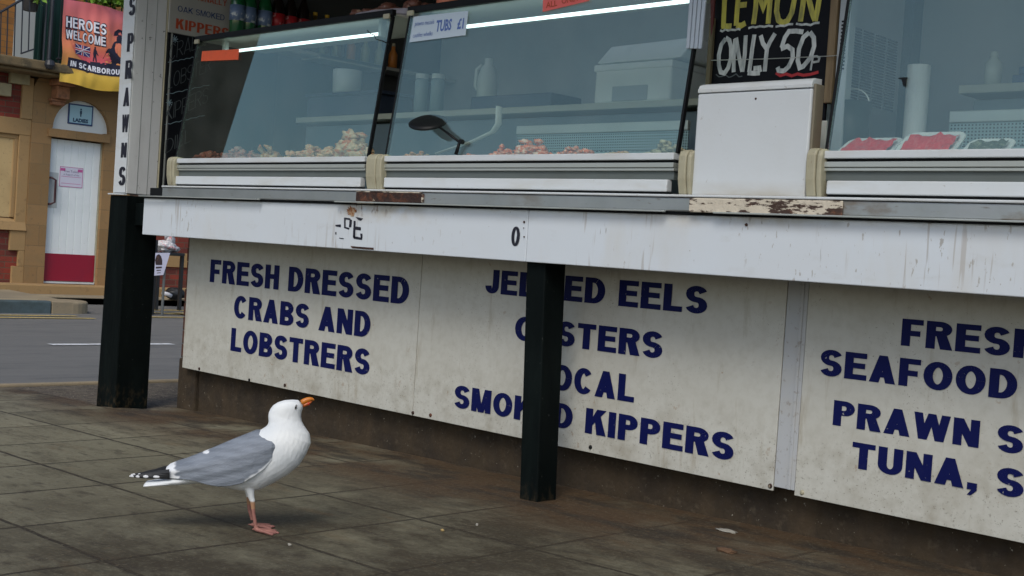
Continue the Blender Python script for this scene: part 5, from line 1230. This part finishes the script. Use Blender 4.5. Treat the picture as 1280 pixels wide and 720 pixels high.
btxt(mw, 'IN SCARBOROUGH', .12, .93, .205, .272, .23, .2, .0042)
mo.build('letter_outline', navy, bn); mw.build('lettering', mat('banner_white', (.72, .74, .80), .5), bn)
# union flag
mf = MB(); u0, u1, v0, v1 = .18, .40, .365, .485
rect_grid(mf, u0, u1, v0, v1, .0020, 6, 3); mf.build('flag_field', mat('flag_blue', (.04, .03, .16), .5), bn)
cu, cv = (u0 + u1) / 2, (v0 + v1) / 2
def bars(mm, t, dd, diag):
    for a, b in (((u0, cv), (u1, cv)), ((cu, v0), (cu, v1))):
        w1 = t * 1.5 if not diag else 0
        if not diag:
            if a[0] != b[0]: dense(fb_n, mm, [(a[0], cv - w1), (b[0], cv - w1), (b[0], cv + w1), (a[0], cv + w1)], dd)
            else: dense(fb_n, mm, [(cu - w1, v0), (cu + w1, v0), (cu + w1, v1), (cu - w1, v1)], dd + .0001)
    if diag:
        for s_ in (1, -1):
            va, vb = (v0, v1) if s_ > 0 else (v1, v0)
            dense(fb_n, mm, [(u0, va - 0), (u0 + t * 2, va), (u1, vb), (u1 - t * 2, vb)] if s_ > 0 else [(u0, va), (u0 + t * 2, va), (u1, vb), (u1 - t * 2, vb)], dd + .00015 * (s_ + 1))
mm = MB(); bars(mm, .010, .0026, True); bars(mm, .011, .0034, False); mm.build('flag_white', mat('flag_white', (.65, .62, .68), .5), bn)
mm = MB(); bars(mm, .0055, .0042, False); mm.build('flag_red', mat('flag_red', (.45, .02, .04), .5), bn)

# ---- street sign, bag and stand seen between post and pier
XQ = -14.9
def q_(x, y, X=XQ): return onX(x, y, X)
A_ = thing('poster_stand', 'black post stand carrying a tilted white poster beyond the left stall post', 'stand', (XQ, q_(205, 380).y, -.2))
pb = mat('stand_black', (.012, .014, .016), .5)
y = q_(196, 350).y; MB().box(XQ - .25, XQ - .1, y - .12, y + .05, -.2, q_(196, 300).z).build('stand_body', pb, A_, .01)
yy = q_(203, 350, XQ).y; m = MB(); m.tube([q_(206, 330), Vector((XQ, q_(203, 383).y, -.195))], .018, 8); m.build('leg', mat('leg_grey', (.10, .11, .11), .5), A_)
m = MB(); cs_ = [q_(190, 344.5), q_(202.5, 343.5), q_(211, 316), q_(190, 316)]
m.hexa([c + Vector((.02, 0, 0)) for c in cs_], [c + Vector((.035, 0, 0)) for c in cs_]); pz_ = m.build('poster', mat('poster_white', (.62, .62, .75), .6), A_)
m = MB()
def pq(pts): m.add([q_(x, y) + Vector((.0365, 0, 0)) for x, y in pts], [tuple(range(len(pts)))])
pq([(193, 331), (201, 331), (201, 325), (199.5, 320), (197, 317.5), (194, 319), (192, 325)])
pq([(193, 335.5), (200.5, 335), (200.5, 333), (193, 333.3)]); pq([(194, 338.5), (199.5, 338), (199.5, 337), (194, 337.2)]); pq([(194.5, 341.5), (199, 341), (199, 340.3), (194.5, 340.6)])
m.build('poster_print', mat('poster_dark', (.05, .03, .03), .6), A_)
m = MB(); pq([(193.5, 325), (195.5, 326), (196.5, 321), (194.5, 319)]); m.build('poster_patch', mat('poster_orange', (.5, .22, .05), .6), A_)
tb = thing('litter_stand', 'dark flat topped street stand holding a plastic bag', 'stand', (XQ - .7, q_(215, 318, XQ - .7).y, -.2))
X2 = XQ - .9
za = q_(215, 316, X2).z
MB().box(X2 - .3, X2 + .05, q_(199, 318, X2).y, q_(229, 318, X2).y, za - .04, za).build('top', pb, tb, .008)
for x in (200, 229): MB().box(X2 - .05, X2, q_(x, 318, X2).y - .02, q_(x, 318, X2).y + .02, -.2, za - .041).build('leg', pb, tb)
m = MB(); rq = random.Random(2); c = q_(213, 305, X2 - .1)
m.lump((X2 - .1, q_(213, 305, X2).y, za + .075), (.12, .17, .085), 4, .5, 1.8, 4)
m.lump((X2 - .1, q_(218, 295, X2).y, za + .20), (.04, .07, .10), 8, .6, 2.2, 3); m.lump((X2 - .1, q_(213, 290, X2).y, za + .26), (.02, .03, .09), 11, .5, 2.2, 3)
tag(m.build('plastic_bag', mat('bag', (.55, .55, .56), .5, layers=[dict(s=14, lo=.55, hi=.62, f=.9, c=(.5, .05, .06)), dict(s=20, lo=.5, hi=.6, f=.4, c=(.3, .3, .32))], bump=.3), None, smooth=True), 'white and red knotted plastic bag lying on the dark street stand', 'bag')
m = MB(); X3 = -16.6; p = q_(214, 368, X3); m.tube([q_(203, 366, X3), q_(210, 368, X3), q_(214, 370, X3)], .03, 10)
tag(m.build('paper_cup', mat('cup_white', (.6, .6, .62), .6), None, smooth=True), 'white rolled paper litter at the foot of the far brick wall', 'litter')
m = MB(); m.lump(q_(220, 367, X3 - .1), (.12, .16, .09), 4, .4, 1.8, 3)
tag(m.build('rubbish_bag', pb, None, smooth=True), 'black rubbish bag at the foot of the far brick wall', 'bag')

# ---- litter on the paving
def bit(name, lab, cat, x, y, r, m_, sd, h=.004):
    p = onG(x, y); m = MB(); m.lump((p.x, p.y, gz(p.x) + h * .5), (r * .7, r * .4, h * .8), sd, .6, 2.2, 3); tag(m.build(name, m_, None, smooth=True), lab, cat)
lw = mat('litter_white', (.30, .29, .25), .8); lb2 = mat('litter_brown', (.11, .06, .03), .9)
bit('paper_scrap', 'flattened whitish scrap on the brown strip near the plinth at the right', 'litter', 909, 664, .055, lw, 3)
bit('leaf_litter', 'small brown clump of leaf litter on the paving below the paper scrap', 'litter', 908, 690, .05, lb2, 5, .008)
bit('crumb', 'tiny pale crumb on the paving in front of the gull', 'crumb', 362, 682, .010, lw, 7, .005)
bit('crumb', 'tiny pale crumb on the paving left of the middle post base', 'crumb', 596, 657, .007, lw, 8, .006)
bit('crumb', 'pair of pale crumbs on the paving between gull and middle post', 'crumb', 553, 664, .010, mat('crumb_tan', (.35, .25, .10), .8), 9, .006)
# ================================================================== HERRING GULL
GF = onG(322, 663); GP = 409.0
fw = Vector((.62, .785, 0)).normalized(); lat = Vector((fw.y, -fw.x, 0))      # lat points toward the camera side
gull = thing('gull', 'grey and white herring gull standing on the paving with its orange bill raised', 'gull', (GF.x, GF.y, gz(GF.x)))
U0, W0 = 610, 640           # zoom pixel of the foot
SC = 1 / (3.4286 * GP)
def gp(zx, zy, v=0):
    du = (zx - U0) * SC; dw = (W0 - zy) * SC
    c, s = math.cos(.05), math.sin(.05)
    u = du * c - dw * s * 1.0; w_ = du * s + dw * c          # undo the picture's roll
    return Vector((GF.x, GF.y, gz(GF.x))) + fw * u + lat * v + Vector((0, 0, w_))
ST = [  # top, bottom (zoom px), half width (m)
    ((140, 424), (138, 443), .030), ((200, 415), (200, 442), .036), ((280, 395), (285, 438), .040), ((350, 355), (360, 432), .048), ((410, 315), (420, 440), .058),
    ((470, 278), (475, 452), .066), ((530, 248), (545, 466), .070), ((580, 222), (615, 463), .071), ((622, 202), (680, 432), .070),
    ((640, 190), (735, 400), .068), ((648, 182), (785, 358), .064), ((651, 174), (815, 308), .058), ((652, 165), (834, 262), .050), ((651, 155), (828, 222), .043), ((650, 143), (806, 190), .037),
    ((652, 130), (794, 168), .0325), ((658, 115), (790, 150), .0315), ((670, 98), (791, 134), .031), ((690, 85), (794, 122), .030), ((718, 76), (797, 112), .027), ((750, 73.5), (798, 106), .022), ((778, 75), (798, 100), .013)]
NR = 28
rings = []
for (t, b, wv) in ST:
    T = gp(*t); B = gp(*b); c = (T + B) / 2; ax = (T - B) / 2
    ring = []
    for k in range(NR):
        a = 2 * math.pi * k / NR; s, co_ = math.sin(a), math.cos(a)
        ring.append(c + ax * s + lat * wv * (abs(co_) ** .85) * (1 if co_ > 0 else -1))
    rings.append(ring)
gb = MB(); gb.loft(rings)
legpts = []
def leg(v, dz, ddx, hip, knee, ank, foot, yaw):
    """thigh feathers, tarsus, webbed foot"""
    gb.tube([gp(hip[0], hip[1] - 45, v * .8), gp(hip[0], hip[1], v), gp(knee[0], knee[1], v)], [.026, .0135, .0075], 12)
    gb.tube([gp(knee[0], knee[1] - 8, v), gp(ank[0], ank[1], v), gp(foot[0], foot[1] - 6, v)], [.0085, .0058, .0062], 10)
    base = gp(foot[0], foot[1], v); base.z = gz(GF.x) + .0065
    legpts.append(base)
    f2 = (fw * math.cos(yaw) + lat * math.sin(yaw)); l2 = Vector((f2.y, -f2.x, 0))
    tips = [base + f2 * .058 + l2 * .030, base + f2 * .070, base + f2 * .056 - l2 * .030]
    for tp in tips:
        mid = base.lerp(tp, .5) + Vector((0, 0, .001)); tp = Vector(tp); tp.z = base.z - .003
        gb.tube([base + Vector((0, 0, .003)), mid, tp], [.0062, .0050, .0038], 8)
    gb.tube([base + Vector((0, 0, .002)), base - f2 * .014 + Vector((0, 0, .004))], [.0045, .0025], 8)
    web = [base - f2 * .002, tips[0] * .97 + base * .03, (tips[0] + tips[1]) / 2 * .93 + base * .07, tips[1] * .97 + base * .03, (tips[1] + tips[2]) / 2 * .93 + base * .07, tips[2] * .97 + base * .03]
    zb_ = base.z - .0035
    gb.add([(p.x, p.y, zb_ - .0018) for p in web] + [(p.x, p.y, zb_ + .0032) for p in web], [tuple(range(5, -1, -1)), tuple(range(6, 12))] + [(i, (i + 1) % 6, (i + 1) % 6 + 6, i + 6) for i in range(6)])
leg(.030, 0, 0, (578, 455), (590, 505), (596, 560), (608, 636), R_(8))
leg(-.036, 0, 0, (562, 455), (566, 500), (570, 560), (584, 612), R_(-6))
whitef = mat('gull_feathers', (.8, .8, .8), .75, attr='Col', bump=.22, bscale=90, bstretch=(1, 1, .5))
body = gb.build('body', whitef, gull, smooth=True)
rmod = body.modifiers.new('remesh', 'REMESH'); rmod.mode = 'VOXEL'; rmod.voxel_size = .0026; rmod.use_smooth_shade = True
sm = body.modifiers.new('smooth', 'SMOOTH'); sm.factor = .5; sm.iterations = 4
dg = bpy.context.evaluated_depsgraph_get(); dg.update()
me2 = bpy.data.meshes.new_from_object(body.evaluated_get(dg)); body.modifiers.clear(); body.data = me2
for p in me2.polygons: p.use_smooth = True
if not me2.materials: me2.materials.append(whitef)
def paint_mesh(me, off, fn):
    ca = me.color_attributes.new('Col', 'FLOAT_COLOR', 'POINT')
    for i, v in enumerate(me.vertices): ca.data[i].color = C4(fn(v.co + off))
O = gull.location
def mixv(a, b, t): t = max(0, min(1, t)); return tuple(a[i] * (1 - t) + b[i] * t for i in range(3))
kneez = gp(590, 503).z
def bodycol(p):
    n_ = mn.noise(p * 60)
    white = mixv((.74, .77, .77), (.60, .64, .66), .5 + .8 * mn.noise(p * 18))
    legc = mixv((.34, .15, .12), (.22, .10, .08), .5 + n_)
    z = p.z - gp(U0, W0).z
    c = mixv(legc, white, (p.z - (kneez - .002)) / .006 + .5)
    if abs(p.z - (kneez - .012)) < .012 and p.z < kneez: c = mixv(c, (.40, .25, .10), .5)
    if z < .008: c = mixv(c, (.27, .115, .10), .6)
    # thigh and vent slightly grey-buff
    return c
paint_mesh(me2, O, bodycol)
# wings: folded, one per side, shell over the body
WS = [(712, 262, 276, .030), (700, 236, 305, .058), (672, 214, 335, .072), (640, 205, 372, .077), (600, 206, 402, .079), (550, 226, 432, .079), (500, 246, 443, .077), (450, 268, 445, .073), (400, 290, 435, .068), (350, 310, 421, .061), (310, 326, 414, .053), (270, 338, 411, .044), (240, 350, 410, .036), (226, 362, 407, .030)]
def bodyw(zx):
    for i in range(len(ST) - 1):
        if ST[i][0][0] <= zx <= ST[i + 1][0][0]:
            t = (zx - ST[i][0][0]) / max(1e-6, ST[i + 1][0][0] - ST[i][0][0]); return ST[i][2] * (1 - t) + ST[i + 1][2] * t
    return .03
def scal(zx, zy):
    # overlapping feather rows: darker just under each pale feather edge
    row = (zy + zx * .22) / 17.0; rI = math.floor(row)
    ph = (zx * 1.0 + (rI % 2) * 21 + 6 * mn.noise(Vector((zx * .05, rI, 1)))) / 42.0
    e = (row - rI) - .35 * abs((ph - math.floor(ph)) - .5) * 2
    e -= math.floor(e)
    return (.9 - e) if e > .15 else -1.0
def wing(side):
    m = MB(); rg = []; NA = 64
    S2 = []
    for i in range(len(WS) - 1):
        for k in range(12):
            t = k / 12; S2.append(tuple(WS[i][j] * (1 - t) + WS[i + 1][j] * t for j in range(4)))
    S2.append(WS[-1])
    for (zx, zt_, zb_, wv) in S2:
        outer = []; inner = []
        for k in range(NA + 1):
            t = k / NA; y = zt_ + (zb_ - zt_) * t
            v = wv * (math.sin(math.pi / 2 * min(1, t / .62 + .05)) ** .75) * (1 - .10 * max(0, t - .62))
            if t == 0: v = .002
            # faint feather edges
            rip = .0012 * math.sin((zx * .25 + y * 1.0) * .13) * (1 if zx < 600 else .3)
            lob = 0
            up9 = Vector((0, 0, v * .15)); outer.append(gp(zx, y, side * (v + rip)) + up9); inner.append(gp(zx + 1, y - (0 if t < .9 else 1.5), side * max(.0005, v - .006)) + up9)
        rg.append(outer + inner[::-1])
    m.loft(rg)
    o = m.build('wing', mat('gull_wing', (.3, .32, .36), .7, attr='Col', bump=.25, bscale=40, bstretch=(1, 1, 3)) if side == 1 else bpy.data.materials['gull_wing'], gull, smooth=True)
    inv = {}
    def col(p):
        r = p - gp(U0, W0); u = r.dot(fw); w_ = r.z
        w_ -= .15 * abs(r.dot(lat))
        c, s = math.cos(.05), math.sin(.05)
        du = u * c + w_ * s; dw = -u * s + w_ * c
        zx, zy = U0 + du / SC, W0 - dw / SC
        grey = mixv((.205, .235, .275), (.145, .168, .20), .5 + .9 * mn.noise(Vector((zx * .012, zy * .05, side))) + .38 * scal(zx, zy))
        c_ = grey
        n_ = 12 * mn.noise(Vector((zx * .05, zy * .09, 3)))
        edge = 272 + (zy - 380) * .30 + n_ + 7 * math.sin(zy * .22)
        c_ = mixv(c_, (.68, .71, .73), (edge - zx) / 10 + .5)
        if ((zx - 392) / 15) ** 2 + ((zy - 297 - (zx - 392) * .1) / 9) ** 2 < 1.0 + .4 * mn.noise(Vector((zx * .1, zy * .1, 9))): c_ = (.72, .75, .77)
        # pale edge towards the breast
        lowb = 0
        for i in range(len(WS) - 1):
            if WS[i + 1][0] <= zx <= WS[i][0]:
                t = (zx - WS[i][0]) / (WS[i + 1][0] - WS[i][0]); lowb = WS[i][2] * (1 - t) + WS[i + 1][2] * t
        if zx > 560: c_ = mixv(c_, (.62, .66, .68), (zy - (lowb - 14 + n_ * .6)) / 10)
        if zx > 668: c_ = mixv(c_, (.62, .66, .68), (zx - (686 + n_ * 1.3 - .10 * (zy - 250))) / 12)
        return c_
    paint_mesh(o.data, O, col)
wing(1); wing(-1)
# black primaries with white spots
blk = mat('primaries', (.02, .02, .02), .55, attr='Col', bump=.1)
for side in (1, -1):
    m = MB()
    for i, (x0, y0, x1, y1, hw) in enumerate(((246, 376, 150, 390, 15), (246, 386, 112, 394, 15), (246, 394, 74, 399, 13), (300, 404, 160, 402, 7))):
        top = []; bot = []; N_ = 12; r_ = []
        for k in range(N_ + 1):
            t = k / N_; x = x0 + (x1 - x0) * t; y = y0 + (y1 - y0) * t; h_ = hw * (1 - t ** 3 * .75) 
            v = side * (.030 * (1 - t) + .010 + .0022 * (3 - i))
            r_.append([gp(x, y - h_, v - side * .001), gp(x, y, v + side * .0025), gp(x, y + h_ * .8, v), gp(x, y, v - side * .002)])
        m.loft(r_)
    o = m.build('wing_tip', blk, gull, smooth=True)
    sp_ = [(82, 400, 9, 8), (110, 399, 7, 5), (145, 397, 10, 5), (190, 396, 12, 5)]
    def col(p):
        r = p - gp(U0, W0); u = r.dot(fw); w_ = r.z; c, s = math.cos(.05), math.sin(.05)
        du = u * c + w_ * s; dw = -u * s + w_ * c; zx, zy = U0 + du / SC, W0 - dw / SC
        for a, b, ra, rb in sp_:
            if ((zx - a) / ra) ** 2 + ((zy - b) / rb) ** 2 < 1.3: return (.68, .70, .72)
        return (.014, .015, .017)
    # denser mesh for the spots
    sb = o.modifiers.new('s', 'SUBSURF'); sb.levels = 3; sb.subdivision_type = 'SIMPLE'
    dg = bpy.context.evaluated_depsgraph_get(); dg.update(); mm_ = bpy.data.meshes.new_from_object(o.evaluated_get(dg)); o.modifiers.clear(); o.data = mm_
    paint_mesh(mm_, O, col)
# tail fan
m = MB(); r_ = []
for x, yt, yb, hw in ((330, 398, 436, .034), (260, 412, 438, .036), (200, 420, 441, .038), (150, 425, 443.5, .040), (137, 429, 443, .037)):
    r_.append([gp(x, (yt + yb) / 2 - (yb - yt) / 2 * math.cos(t), hw * math.sin(t)) for t in [2 * math.pi * k / 16 for k in range(16)]])
m.loft(r_); m.build('tail', mat('tail_white', (.70, .73, .74), .7, bump=.1), gull, smooth=True)
# bill: upper and lower mandible
om = mat('bill_orange', (.50, .155, .012), .4, layers=[dict(s=40, lo=.5, hi=.7, f=.3, c=(.5, .14, .01))])
m = MB()
up_ = [((786, 76), (797, 98), .0095), ((797, 69), (804, 95), .0088), ((810, 64), (814, 89), .0075), ((824, 61.5), (826, 81), .006), ((836, 63), (836, 77), .0046), ((843, 68), (841, 77), .003), ((847, 75), (844, 79), .0014)]
r_ = []
for t, b, wv in up_:
    T, B = gp(*t), gp(*b); c = (T + B) / 2; ax = (T - B) / 2
    r_.append([c + ax * math.sin(2 * math.pi * k / 14) + lat * wv * math.cos(2 * math.pi * k / 14) for k in range(14)])
m.loft(r_); bill = m.build('bill', om, gull, smooth=True)
m = MB(); r_ = []
for t, b, wv in [((794, 92), (797, 107), .008), ((806, 88), (808, 104), .007), ((818, 83), (820, 99), .006), ((828, 80), (829, 92), .0045), ((837, 78), (836, 84), .002)]:
    T, B = gp(*t), gp(*b); c = (T + B) / 2; ax = (T - B) / 2
    r_.append([c + ax * math.sin(2 * math.pi * k / 14) + lat * wv * math.cos(2 * math.pi * k / 14) for k in range(14)])
m.loft(r_); m.build('lower_bill', mat('bill_lower', (.40, .085, .01), .4), bill, smooth=True)
m = MB(); c = gp(822, 91, .0035); m.lump(c, (.004, .004, .005), 2, .1, 1, 2); m.build('bill_spot', mat('bill_red', (.45, .03, .01), .4), bill, smooth=True)
# eyes
ey = mat('eye_dark', (.01, .01, .01), .15, coat=1)
er = mat('eye_ring', (.20, .19, .17), .6)
for side in (1, -1):
    # find the surface of the head at the eye
    c = gp(768.5, 102, 0)
    best = max((v.co + O for v in me2.vertices if ((v.co + O - c).dot(fw)) ** 2 + ((v.co + O - c).z) ** 2 < .003 ** 2), key=lambda q: q.dot(lat) * side, default=c + lat * side * .02)
    dv = (best - c).dot(lat)
    cc = c + lat * dv
    m = MB(); ex_ = (fw * .25 + Vector((0, 0, 1))).normalized()
    m.tube([cc - ex_ * .0075 - lat * side * .001, cc - ex_ * .003, cc + ex_ * .004, cc + ex_ * .009 - lat * side * .001], [.0012, .0028, .0028, .0010], 10); eo = m.build('eyelid', er, gull, smooth=True)
    m = MB(); m.lump(cc + lat * side * .0012 - ex_ * .0002, (.0032, .0032, .0046), 1, 0, 1, 2); m.build('eye', ey, eo, smooth=True)
# gape line
for side in (1,):
    m = MB(); a, b = gp(787, 104, 0), gp(800, 93, 0)
    m.tube([a + lat * .0115, gp(794, 99, .0105), b + lat * .0095], [.0008, .0013, .0008], 6); m.build('gape', er, gull, smooth=True)
